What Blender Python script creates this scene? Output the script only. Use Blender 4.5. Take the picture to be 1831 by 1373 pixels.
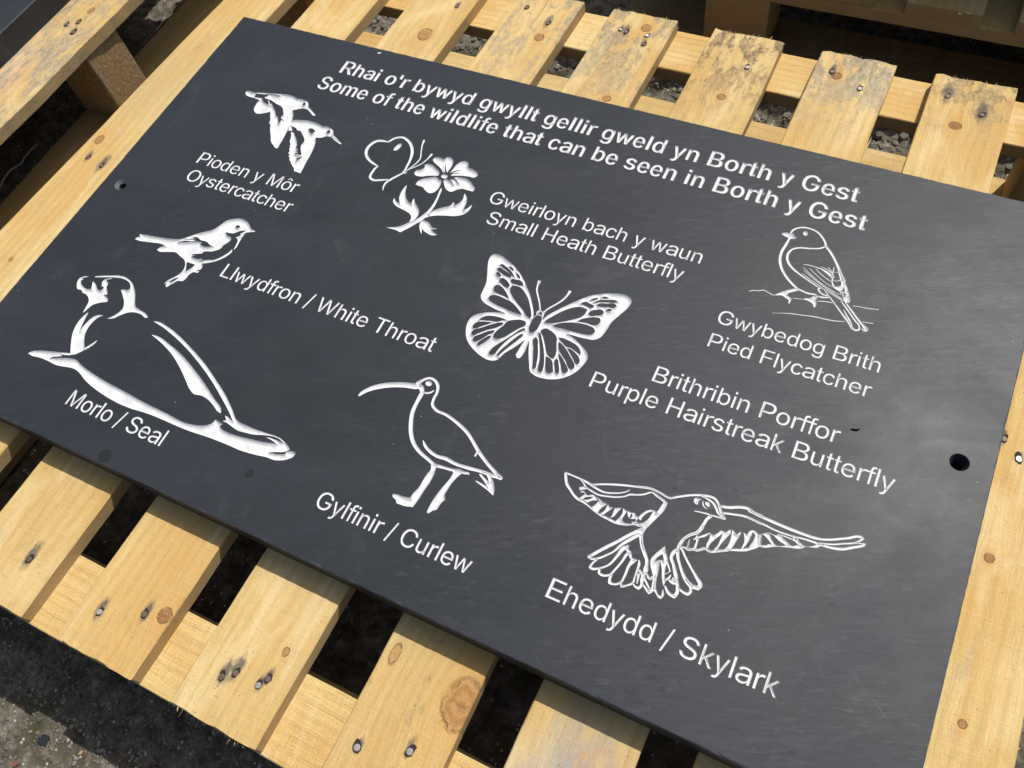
import bpy, math, random
import numpy as np
from mathutils import Vector, Matrix, Quaternion
from mathutils.geometry import delaunay_2d_cdt

# units: metres.  Slate top is z = 0, its top left corner the origin, long edge along +X.
for o in list(bpy.data.objects): bpy.data.objects.remove(o)
SC = bpy.context.scene
COL = SC.collection
R_ = math.radians
mm = 0.001

# ------------------------------------------------------------------ camera
cam_d = bpy.data.cameras.new('camera')
cam = bpy.data.objects.new('camera', cam_d); COL.objects.link(cam); SC.camera = cam
cam_d.sensor_width = 36.0; cam_d.lens = 1515.0/1831.0*36.0
cam_d.clip_start = 0.02; cam_d.clip_end = 500
Rcv = Matrix(((0.89507,0.428136,-0.124694),(0.322945,-0.815191,-0.480802),(-0.307498,0.390082,-0.867917)))
rw = Rcv.transposed() @ Matrix(((1,0,0),(0,-1,0),(0,0,-1)))
cam.matrix_world = Matrix.Translation((0.831693,-0.692249,0.705008)) @ rw.to_4x4()
cam_d.dof.use_dof = True; cam_d.dof.focus_distance = 0.88; cam_d.dof.aperture_fstop = 13.0

# ------------------------------------------------------------------ light
SUN = Vector((0.25,0.57,1.0)).normalized()
W = bpy.data.worlds.new('World'); SC.world = W; W.use_nodes = True
nt = W.node_tree; nt.nodes.clear()
sky = nt.nodes.new('ShaderNodeTexSky'); sky.sky_type = 'NISHITA'; sky.sun_disc = False
sky.sun_elevation = math.asin(SUN.z); sky.sun_rotation = math.atan2(SUN.x, SUN.y)
sky.air_density = 1.0; sky.dust_density = 3.5; sky.ozone_density = 1.0
bg = nt.nodes.new('ShaderNodeBackground'); bg.inputs[1].default_value = 0.095
wo = nt.nodes.new('ShaderNodeOutputWorld')
nt.links.new(sky.outputs[0], bg.inputs[0]); nt.links.new(bg.outputs[0], wo.inputs[0])
sun_d = bpy.data.lights.new('sun','SUN'); sun_d.energy = 4.0; sun_d.angle = R_(0.53); sun_d.color = (1.0,0.965,0.915)
sun = bpy.data.objects.new('sun', sun_d); COL.objects.link(sun)
sun.rotation_euler = SUN.to_track_quat('Z','Y').to_euler(); sun.location = (1,2,4)
SC.view_settings.view_transform = 'Standard'; SC.view_settings.look = 'None'
SC.view_settings.exposure = 0.0; SC.view_settings.gamma = 1.0

# ------------------------------------------------------------------ node helper
class NM:
    def __init__(s, name, rough=0.8, spec=0.3):
        s.m = bpy.data.materials.new(name); s.m.use_nodes = True; s.t = s.m.node_tree; s.n = s.t.nodes; s.l = s.t.links
        s.b = s.n['Principled BSDF']; s.b.inputs['Roughness'].default_value = rough
        s.b.inputs['Specular IOR Level'].default_value = spec
        s.co = s.n.new('ShaderNodeTexCoord').outputs['Object']
    def _in(s, sock, v):
        if isinstance(v, bpy.types.NodeSocket): s.l.new(v, sock)
        elif v is not None:
            if sock.type == 'VALUE' and not isinstance(v,(int,float)): v = sum(v)/len(v)
            if sock.type == 'RGBA' and len(v) == 3: v = (*v,1)
            sock.default_value = v
    def math(s, op, a, b=None, c=None, clamp=False):
        n = s.n.new('ShaderNodeMath'); n.operation = op; n.use_clamp = clamp
        s._in(n.inputs[0], a)
        if b is not None: s._in(n.inputs[1], b)
        if c is not None: s._in(n.inputs[2], c)
        return n.outputs[0]
    def vmath(s, op, a, b=None):
        n = s.n.new('ShaderNodeVectorMath'); n.operation = op; s._in(n.inputs[0], a)
        if b is not None: s._in(n.inputs[1], b)
        return n.outputs['Value'] if op in ('LENGTH','DISTANCE') else n.outputs[0]
    def sep(s, v):
        n = s.n.new('ShaderNodeSeparateXYZ'); s._in(n.inputs[0], v); return n.outputs
    def comb(s, x, y, z):
        n = s.n.new('ShaderNodeCombineXYZ'); s._in(n.inputs[0],x); s._in(n.inputs[1],y); s._in(n.inputs[2],z); return n.outputs[0]
    def map(s, v, scale=(1,1,1), loc=(0,0,0), rot=(0,0,0)):
        n = s.n.new('ShaderNodeMapping'); s._in(n.inputs['Vector'], v); n.inputs['Scale'].default_value = scale
        n.inputs['Location'].default_value = loc; n.inputs['Rotation'].default_value = rot; return n.outputs[0]
    def noise(s, v, scale=1, detail=4, rough=0.55, dist=0, col=False):
        n = s.n.new('ShaderNodeTexNoise'); s._in(n.inputs['Vector'], v); n.inputs['Scale'].default_value = scale
        n.inputs['Detail'].default_value = detail; n.inputs['Roughness'].default_value = rough; n.inputs['Distortion'].default_value = dist
        return n.outputs['Color' if col else 'Fac']
    def voro(s, v, scale=1, out='Distance', feat='F1'):
        n = s.n.new('ShaderNodeTexVoronoi'); n.feature = feat; s._in(n.inputs['Vector'], v); n.inputs['Scale'].default_value = scale
        return n.outputs[out]
    def ramp(s, f, stops, interp='LINEAR'):
        n = s.n.new('ShaderNodeValToRGB'); n.color_ramp.interpolation = interp; e = n.color_ramp.elements
        while len(e) < len(stops): e.new(0.5)
        for i,(p,c) in enumerate(stops):
            e[i].position = p; e[i].color = (c,c,c,1) if isinstance(c,(int,float)) else (*c,1)
        s._in(n.inputs[0], f); return n.outputs[0]
    def mix(s, f, a, b, mode='MIX'):
        n = s.n.new('ShaderNodeMix'); n.data_type = 'RGBA'; n.blend_type = mode
        s._in(n.inputs[0], f); s._in(n.inputs[6], a); s._in(n.inputs[7], b); return n.outputs[2]
    def step(s, v, a, b, smooth=True):
        n = s.n.new('ShaderNodeMapRange'); n.interpolation_type = 'SMOOTHSTEP' if smooth else 'LINEAR'; s._in(n.inputs[0], v)
        n.inputs[1].default_value = a; n.inputs[2].default_value = b; return n.outputs[0]
    def bump(s, h, strength=0.5, dist=0.001, normal=None):
        n = s.n.new('ShaderNodeBump'); n.inputs['Strength'].default_value = strength; n.inputs['Distance'].default_value = dist
        s._in(n.inputs['Height'], h)
        if normal is not None: s.l.new(normal, n.inputs['Normal'])
        return n.outputs[0]
    def col(s, c): s._in(s.b.inputs['Base Color'], c)
    def rough(s, c): s._in(s.b.inputs['Roughness'], c)
    def nrm(s, c): s.l.new(c, s.b.inputs['Normal'])

# ------------------------------------------------------------------ materials
def mk_slate(name, stains=True):
    k = NM(name, 0.5, 0.27)
    rc = k.map(k.co, rot=(0,0,R_(-23)))                       # cleavage grain runs slantwise across the sign
    n1 = k.noise(k.map(rc, (60,260,40)), 1.0, 6, 0.68, 0.8)
    n4 = k.noise(k.map(rc,(14,40,1)), 1.0, 6, 0.62, 0.9)
    big = k.noise(k.map(rc,(3.2,6.5,1),loc=(2.3,.4,0)), 1.0, 5, 0.6, 1.2)
    n3 = k.noise(k.co, 24.0, 5, 0.55, 1.0)
    base = k.ramp(big, [(0.30,(0.0200,0.0235,0.0280)),(0.5,(0.0245,0.0285,0.0330)),(0.70,(0.0290,0.0320,0.0400))])
    right = k.step(k.sep(k.co)[0],0.35,0.95)                   # the riven flecks and bump get stronger towards the right end
    patch = k.step(k.noise(k.map(rc,(7,11,1),loc=(1.7,3.1,0)),1.0,5,0.6,0.9),0.36,0.62)
    amt = k.math('MULTIPLY', k.math('ADD', k.math('MULTIPLY',right,0.80), 0.25), k.math('ADD',k.math('MULTIPLY',patch,0.85),0.2))
    base = k.mix(k.math('MULTIPLY',k.step(n1,0.53,0.70),amt), base, (0.054,0.057,0.065))
    base = k.mix(k.math('MULTIPLY',k.step(n1,0.47,0.30),amt), base, (0.012,0.013,0.016))
    base = k.mix(k.math('MULTIPLY',k.step(n4,0.54,0.74),k.math('MULTIPLY',amt,0.8)), base, (0.052,0.055,0.062))
    base = k.mix(k.math('MULTIPLY',k.step(n3,0.55,0.7),0.30), base, (0.026,0.031,0.042))
    # pale fine dust specks
    sp = k.voro(k.co, 95, 'Distance'); spc = k.voro(k.co, 95, 'Color')
    m = k.math('MULTIPLY', k.step(sp,0.06,0.03), k.step(k.sep(spc)[0],0.965,0.975))
    base = k.mix(k.math('MULTIPLY',m,0.7), base, (0.42,0.42,0.40))
    # scuffs: short pale strokes, and faint dusty wipes
    sc = k.noise(k.map(rc,(75,600,1)),1.0,2,0.5)
    base = k.mix(k.math('MULTIPLY',k.math('MULTIPLY',k.step(sc,0.68,0.77),k.step(n3,0.48,0.6)),k.math('MULTIPLY',amt,0.5)), base, (0.15,0.155,0.165))
    wp = k.noise(k.map(k.co,(9,5,1),loc=(4.1,2.2,0),rot=(0,0,.5)),1.0,7,0.72,1.6)
    base = k.mix(k.math('MULTIPLY',k.step(wp,0.58,0.74),0.35), base, (0.068,0.070,0.072))
    sr = k.noise(k.map(k.map(k.co,rot=(0,0,R_(35))),(8,700,1)),1.0,1,0.4)
    base = k.mix(k.math('MULTIPLY',k.math('MULTIPLY',k.step(sr,0.765,0.785),k.step(wp,0.45,0.6)),0.35), base, (0.13,0.13,0.135))
    if stains:
        for (x,y,r) in ((.243,-.592,.0085),(.391,-.551,.0055),(.126,-.3145,.003),(.4,-.492,.002),(.08,-.62,.003)):
            d = k.vmath('DISTANCE', k.mix(0.004,k.co,k.noise(k.co,300,2,col=True)), (x,y,0))
            base = k.mix(k.math('MULTIPLY',k.step(d,r,r*0.85),0.75), base, (0.014,0.016,0.015))
    k.col(base)
    k.rough(k.math('ADD', k.math('MULTIPLY',big,0.20), k.math('ADD',k.math('MULTIPLY',n4,0.12),k.math('ADD',k.math('MULTIPLY',wp,0.12),0.275))))
    f = k.noise(k.map(rc,(1,2.2,1)), 620, 3, 0.6)
    h = k.math('ADD', k.math('MULTIPLY',k.math('ADD',n1,k.math('MULTIPLY',n4,1.2)),amt), k.math('MULTIPLY',f,0.10))
    k.nrm(k.bump(h, 0.25, 0.0004))
    return k.m
M_SLATE = mk_slate('slate')
def mk_paint():
    k = NM('white_engraving_paint', 0.55, 0.35)
    n = k.noise(k.co, 90, 4, 0.6); g = k.noise(k.co, 900, 2, 0.6)
    c = k.ramp(n, [(0.3,(0.56,0.565,0.56)),(0.6,(0.69,0.695,0.69))])
    v = k.voro(k.co, 180); vc = k.voro(k.co,180,'Color')
    m = k.math('MULTIPLY', k.step(v,0.10,0.06), k.step(k.sep(vc)[1],0.965,0.975))
    c = k.mix(m, c, (0.12,0.12,0.12))
    k.col(c); c2 = k.noise(k.co, 260, 4, 0.7)
    k.nrm(k.bump(k.math('ADD',g,c2), 0.4, 0.0004)); return k.m
M_PAINT = mk_paint()

def mk_wood(name, seed, knots=(), grey=0.0, greyzones=(), tone=0, axis='y', sawn=0.35, dirt=0.4, pale=1.0, tints=(), nstains=(), gcol=((0.20,0.175,0.135),(0.47,0.40,0.29)), length=952):
    """softwood board: grain along its length, bending round knots; knots (x,y,rx,ry,strength) in object mm"""
    k = NM(name, 0.72, 0.25)
    rnd = random.Random(seed)
    co = k.co
    X,Y,Z = k.sep(co)
    if axis == 'x': X,Y = Y,X
    off = (rnd.uniform(-5,5), rnd.uniform(-5,5), rnd.uniform(-5,5))
    wx = X
    kd = []
    for (kx,ky,rx,ry,st) in knots:
        if rx < 12: rx,ry = rx*.82,ry*.82
        dx = k.math('MULTIPLY', k.math('SUBTRACT', X, kx*mm), 1/(rx*mm)); dy = k.math('MULTIPLY', k.math('SUBTRACT', Y, ky*mm), 1/(ry*mm))
        d = k.math('SQRT', k.math('ADD', k.math('MULTIPLY',dx,dx), k.math('MULTIPLY',dy,dy)))
        g = k.math('EXPONENT', k.math('MULTIPLY', k.math('MULTIPLY',d,d), -0.16))
        wx = k.math('SUBTRACT', wx, k.math('MULTIPLY', k.math('MULTIPLY', dx, g), rx*mm*0.55))
        kd.append((d,dx,dy,st))
    P = k.comb(wx, Y, Z)
    P2 = k.map(P, (1,1,1), loc=off)
    low = k.noise(k.map(P2,(9,1.6,9)),1,3,0.5)
    ring = k.math('ADD', k.math('MULTIPLY', wx, rnd.uniform(420,620)), k.math('MULTIPLY', low, rnd.uniform(14,22)))
    rg = k.math('ADD', k.math('MULTIPLY', k.math('SINE', ring), 0.5), 0.5)
    rg = k.math('POWER', rg, 2.2)
    fib = k.noise(k.map(P2,(900,14,900)),1,4,0.65)
    fib2 = k.noise(k.map(P2,(160,4,160)),1,4,0.6)
    broad = k.noise(k.map(P2,(14,4,14)),1,4,0.55)
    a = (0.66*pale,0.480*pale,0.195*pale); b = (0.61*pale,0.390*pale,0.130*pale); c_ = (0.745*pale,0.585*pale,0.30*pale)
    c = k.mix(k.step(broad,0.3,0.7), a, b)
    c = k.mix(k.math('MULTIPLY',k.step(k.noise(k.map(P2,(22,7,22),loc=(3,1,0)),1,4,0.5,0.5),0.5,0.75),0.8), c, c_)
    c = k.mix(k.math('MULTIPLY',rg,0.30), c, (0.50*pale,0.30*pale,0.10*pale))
    c = k.mix(k.math('MULTIPLY',k.step(fib,0.5,0.72),0.50), c, (0.44,0.30,0.14))
    c = k.mix(k.math('MULTIPLY',k.step(fib2,0.56,0.75),0.30), c, (0.42,0.27,0.11))
    for (tx,ty,tr,ta,tc) in tints:      # coloured patches of the board itself
        d = k.vmath('DISTANCE', k.vmath('ADD', k.vmath('MULTIPLY',co,(1,0.55,1)), k.vmath('MULTIPLY', k.vmath('SUBTRACT', k.noise(k.map(co,(1,.5,1)),26,6,0.66,col=True), (.5,.5,.5)), (.09,.09,.0))), (tx*mm,ty*mm*0.55,0))
        c = k.mix(k.math('MULTIPLY',k.step(d,tr*mm,tr*mm*0.35),ta), c, tc)
    bl = k.noise(k.map(co,(13,5,13),loc=(off[2],off[0],off[1])),1,5,0.62,0.8)
    c = k.mix(k.math('MULTIPLY',k.step(bl,0.50,0.68),0.50), c, (0.77*pale,0.615*pale,0.325*pale))      # sun-bleached areas
    c = k.mix(k.math('MULTIPLY',k.step(bl,0.44,0.30),0.45), c, (0.56*pale,0.345*pale,0.115*pale))     # resinous areas
    mot = k.noise(k.map(co,(120,60,120),loc=off),1,6,0.75,0.3)
    c = k.mix(k.math('MULTIPLY',k.step(mot,0.56,0.70),0.22+dirt*.25), c, (0.42,0.31,0.17))
    # blue-grey fungus / weathering
    if grey > 0 or greyzones:
        gn = k.math('ADD', k.math('MULTIPLY',k.noise(k.map(co,(30,15,20),loc=off),1,7,0.74,0.5),0.72), k.math('MULTIPLY',k.noise(k.map(co,(110,60,90),loc=off),1,5,0.75),0.28))
        gn = k.math('ADD', k.math('MULTIPLY', k.math('SUBTRACT',gn,0.5), 1.45), 0.5)
        th = 0.62-0.22*grey
        gm = k.math('MULTIPLY', k.step(gn, th, th+0.16), 0.75*min(1,grey+0.3) if grey>0 else 0.0)
        for (zy0,zy1,am) in greyzones:      # along-board bands
            gz = k.step(gn,0.53-0.10*am,0.62-0.10*am)
            gm2 = k.math('MULTIPLY', k.math('MULTIPLY', gz, k.step(Y, zy0*mm, zy1*mm)), am)
            gm = k.math('MAXIMUM', gm, gm2)
        fine = k.step(k.noise(k.map(co,(180,90,200),loc=off),1,5,0.78),0.35,0.65)
        gc = k.mix(fine, gcol[0], gcol[1])
        c = k.mix(gm, c, gc)
    # dark specks and dirt
    dn = k.noise(k.map(co,(40,40,40),loc=off),1,6,0.75)
    blot = k.noise(k.map(co,(34,12,20),loc=(off[1],off[0],off[2])),1,6,0.7,0.4)
    c = k.mix(k.math('MULTIPLY',k.step(blot,0.57,0.72),0.16+dirt*.5), c, (0.40,0.30,0.17))
    c = k.mix(k.math('MULTIPLY',k.step(dn,0.64,0.78),dirt), c, (0.20,0.14,0.075))
    vs = k.voro(k.map(co,loc=off), 210); vc = k.voro(k.map(co,loc=off),210,'Color')
    ms = k.math('MULTIPLY', k.step(vs,0.17,0.08), k.step(k.sep(vc)[0],0.90,0.94))
    c = k.mix(k.math('MULTIPLY',ms,0.6), c, (0.12,0.07,0.03))
    hb = k.math('ADD', k.math('MULTIPLY',fib,1.0), k.math('MULTIPLY',rg,0.25))
    for (d,dx,dy,st) in kd:
        ang = k.noise(k.comb(dx,dy,rnd.uniform(0,9)),1.6,5,0.65)
        d2 = k.math('ADD', d, k.math('MULTIPLY', k.math('SUBTRACT',ang,0.5), 0.9))
        core = k.step(d2,1.12,0.62); hue = rnd.random()
        rings = k.math('ADD',k.math('MULTIPLY',k.math('SINE',k.math('MULTIPLY',d2,13)),0.5),0.5)
        kc = k.mix(k.math('MULTIPLY',rings,k.math('ADD',ang,0.2)),(0.44-.14*hue,0.225-.09*hue,0.08-.03*hue),(0.24-.1*hue,0.11-.04*hue,0.035))
        flame = k.math('SQRT', k.math('ADD', k.math('MULTIPLY',k.math('MULTIPLY',dx,dx),1.3), k.math('MULTIPLY',k.math('MULTIPLY',dy,dy),0.22)))
        flame = k.math('ADD', flame, k.math('MULTIPLY',k.math('SUBTRACT',ang,0.5),1.1))
        c = k.mix(k.math('MULTIPLY', k.step(flame,2.3,0.5), 0.62*st), c, (0.56,0.32,0.10))
        c = k.mix(k.math('MULTIPLY',core,0.88*st), c, kc)
        rim = k.math('MULTIPLY', k.math('MULTIPLY', k.step(d2,0.78,0.98), k.step(d2,1.18,0.98)), k.step(ang,0.35,0.55))
        c = k.mix(k.math('MULTIPLY',rim,0.5*st), c, (0.13,0.06,0.022))
        crack = k.math('MULTIPLY', k.step(k.math('ABSOLUTE',k.math('ADD',dy,k.math('SUBTRACT',k.math('MULTIPLY',ang,0.8),0.4))),0.10,0.03), k.step(d,0.75,0.4))
        c = k.mix(k.math('MULTIPLY',crack,0.3*st), c, (0.06,0.03,0.015))
        hb = k.math('SUBTRACT', hb, k.math('MULTIPLY',rim,1.5))
    for (sx_,sy_,sr) in nstains:
        dx = k.math('SUBTRACT', X, sx_*mm); dy = k.math('SUBTRACT', Y, (sy_+sr*.8)*mm)
        e = k.math('SQRT', k.math('ADD', k.math('MULTIPLY',dx,dx), k.math('MULTIPLY',k.math('MULTIPLY',dy,dy),0.16)))
        e = k.math('ADD', e, k.math('MULTIPLY',k.math('SUBTRACT',k.noise(k.map(co,(420,160,100),loc=off),1,5,0.7),0.5),sr*1.9*mm))
        c = k.mix(k.math('MULTIPLY',k.step(e,sr*1.35*mm,sr*0.35*mm),0.85), c, (0.085,0.078,0.075))
    # drying splits run in from the ends, and the saw leaves faint stripes across
    if axis == 'y':
        for q in range(rnd.choice((0,1,0,1,1))):
            x0_ = rnd.uniform(-34,34)*mm; e_ = rnd.choice((-1,1)); L_ = rnd.uniform(40,170)*mm
            lx = k.math('ABSOLUTE', k.math('SUBTRACT', wx, k.math('ADD', x0_, k.math('MULTIPLY',k.math('SUBTRACT',k.noise(k.comb(0,Y,q),14,5,0.6),0.5),0.005))))
            ly = k.math('MULTIPLY', k.step(k.math('MULTIPLY',Y,e_), length*.5*mm-L_, length*.5*mm-L_*.4), 1.0)
            sm = k.math('MULTIPLY', k.step(lx,0.0004,0.00005), ly)
            c = k.mix(k.math('MULTIPLY',sm,0.6), c, (0.16,0.09,0.04)); hb = k.math('SUBTRACT', hb, k.math('MULTIPLY',sm,2.5))
    sw = k.noise(k.map(co,(25,420,25) if axis=='y' else (420,25,25),rot=(0,0,R_(rnd.uniform(-9,9)))),1,3,0.6)
    c = k.mix(k.math('MULTIPLY',k.step(sw,0.55,0.75),0.22*min(1.4,sawn+.4)), c, (0.80,0.66,0.42))
    c = k.mix(k.math('MULTIPLY',k.step(sw,0.45,0.25),0.22*min(1.4,sawn+.4)), c, (0.45,0.28,0.11))
    # sawn edges are rougher and browner: geometry normal decides which face it is
    nz = k.sep(k.n.new('ShaderNodeNewGeometry').outputs['True Normal'])[2]
    side = k.step(k.math('ABSOLUTE',nz),0.6,0.3)
    ef = k.noise(k.map(co,(300,300,900),loc=off),1,4,0.7)
    ec = k.mix(ef,(0.33,0.20,0.085),(0.60,0.44,0.23))
    c = k.mix(k.math('MULTIPLY',side,0.6), c, ec)
    k.col(c)
    saw = k.noise(k.map(co,(60,700,60) if axis=='y' else (700,60,60),rot=(0,0,R_(rnd.uniform(-6,6)))),1,2,0.5)
    hb = k.math('ADD', hb, k.math('MULTIPLY',saw,sawn))
    hb = k.math('ADD', hb, k.math('MULTIPLY',k.math('MULTIPLY',ef,side),2.5))
    hb = k.math('ADD', hb, k.math('MULTIPLY',k.noise(k.map(P2,(500,120,500)),1,5,0.75),1.2))
    k.nrm(k.bump(hb, 0.9, 0.0010))
    k.rough(0.75)
    return k.m
def mk_chip():
    k = NM('pressed_wood_chip', 0.85, 0.15)
    v = k.voro(k.map(k.co,(1,1.6,.8)), 330, 'Color'); g = k.noise(k.co, 180, 6, 0.72)
    c = k.mix(g,(0.20,0.12,0.05),(0.46,0.32,0.16)); c = k.mix(0.28,c,k.ramp(k.sep(v)[0],[(0,(0.14,0.08,0.03)),(0.5,(0.35,0.23,0.11)),(1,(0.62,0.47,0.27))]))
    k.col(c); k.nrm(k.bump(g,0.8,0.0014)); return k.m
M_CHIP = mk_chip()
def mk_ground():
    k = NM('mossy_concrete', 0.93, 0.15)
    X,Y,Z = k.sep(k.co)
    n1 = k.noise(k.co, 9, 7, 0.68); n2 = k.noise(k.co, 60, 6, 0.72); n3 = k.noise(k.co, 420, 3, 0.6)
    c = k.ramp(n2,[(0.30,(0.042,0.035,0.024)),(0.46,(0.115,0.10,0.073)),(0.60,(0.22,0.195,0.155)),(0.80,(0.44,0.40,0.33))])
    c = k.mix(k.math('MULTIPLY',k.step(n1,0.46,0.60),0.72), c, (0.070,0.062,0.038))          # moss and grime
    c = k.mix(k.math('MULTIPLY',k.step(n3,0.56,0.68),0.55), c, (0.035,0.030,0.022))
    v = k.voro(k.co, 170); vc = k.sep(k.voro(k.co,170,'Color'))[0]
    c = k.mix(k.math('MULTIPLY',k.math('MULTIPLY',k.step(v,0.30,0.2),k.step(vc,0.86,0.9)),0.8), c, (0.58,0.55,0.48))
    green = k.noise(k.co, 16, 5, 0.6)
    c = k.mix(k.math('MULTIPLY',k.step(green,0.56,0.68),0.55), c, (0.060,0.062,0.026))
    k.col(c); k.nrm(k.bump(k.math('ADD',n2,k.math('MULTIPLY',n3,0.5)),0.9,0.003)); return k.m
M_GROUND = mk_ground()
def mk_stone():
    k = NM('grit_stone',0.9,0.2); oi = k.n.new('ShaderNodeObjectInfo')
    v = k.noise(k.co, 45, 2); g = k.noise(k.co, 500, 3, 0.6)
    c = k.ramp(v,[(0.32,(0.07,0.06,0.048)),(0.5,(0.18,0.165,0.14)),(0.68,(0.38,0.355,0.31))]); c = k.mix(k.math('MULTIPLY',g,0.5),c,(0.10,0.09,0.07))
    k.col(c); k.nrm(k.bump(g,0.5,0.001)); return k.m
M_STONE = mk_stone()
def plain(name, c, rough=0.8, spec=0.3, metal=0.0, var=0.3, scale=60):
    k = NM(name, rough, spec); n = k.noise(k.co, scale, 4, 0.6)
    k.col(k.mix(n, tuple(x*(1-var) for x in c), tuple(min(1,x*(1+var)) for x in c))); k.b.inputs['Metallic'].default_value = metal
    k.nrm(k.bump(n,0.3,0.0005)); return k.m
M_NAIL = plain('nail_steel',(0.42,0.40,0.37),0.5,0.5,0.7,0.35,400)
M_NAILRUST = plain('rusty_nail_steel',(0.16,0.12,0.10),0.6,0.4,0.4,0.5,500)
M_BURN = plain('nail_hole_stain',(0.035,0.028,0.026),0.8,0.2,0,0.6,500)
M_DRY = plain('dry_stalk',(0.20,0.17,0.09),0.8,0.2,0,0.3,200)
M_LEAF = plain('orange_leaf',(0.48,0.27,0.09),0.7,0.3,0,0.4,150)
M_RED = plain('reddish_leaf',(0.24,0.07,0.045),0.7,0.3,0,0.4,150)
M_THREAD = plain('pale_root',(0.60,0.56,0.50),0.8,0.2,0,0.2,200)
M_PIT = plain('dark_slate_pit',(0.010,0.010,0.011),0.8,0.2,0,0.3,300)
M_ARRIS = plain('slate_arris',(0.055,0.062,0.075),0.55,0.4,0,0.5,120)
M_RAW = plain('drilled_slate',(0.10,0.103,0.108),0.6,0.3,0,0.3,300)
M_SLIV = plain('wood_splinter',(0.74,0.58,0.32),0.7,0.3,0,0.2,100)

# ------------------------------------------------------------------ object helpers
def mesh_obj(name, V, F, mat, parent=None, smooth=False, origin=None, mats=None, mi=None):
    V = [tuple(v) for v in V]
    if origin is not None: V = [(v[0]-origin[0],v[1]-origin[1],v[2]-origin[2]) for v in V]
    me = bpy.data.meshes.new(name); me.from_pydata(V,[],F); me.update()
    for m in (mats or [mat]): me.materials.append(m)
    if mi is not None: me.polygons.foreach_set('material_index', mi)
    if smooth: me.polygons.foreach_set('use_smooth', [True]*len(me.polygons))
    o = bpy.data.objects.new(name, me); COL.objects.link(o)
    if origin is not None: o.location = origin
    if parent is not None:
        o.parent = parent
        if parent.location.length > 0: o.location = Vector(o.location)-world_loc(parent)
    return o
def world_loc(o):
    v = Vector(o.location)
    while o.parent: o = o.parent; v += Vector(o.location)
    return v
def empty(name, loc, label, cat, group=None):
    o = bpy.data.objects.new(name, None); COL.objects.link(o); o.location = loc; o.empty_display_size = 0.05
    tag(o, label, cat, group); return o
def tag(o, label=None, cat=None, group=None, kind=None):
    if label: o['label'] = label
    if cat: o['category'] = cat
    if group: o['group'] = group
    if kind: o['kind'] = kind
    return o

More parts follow.
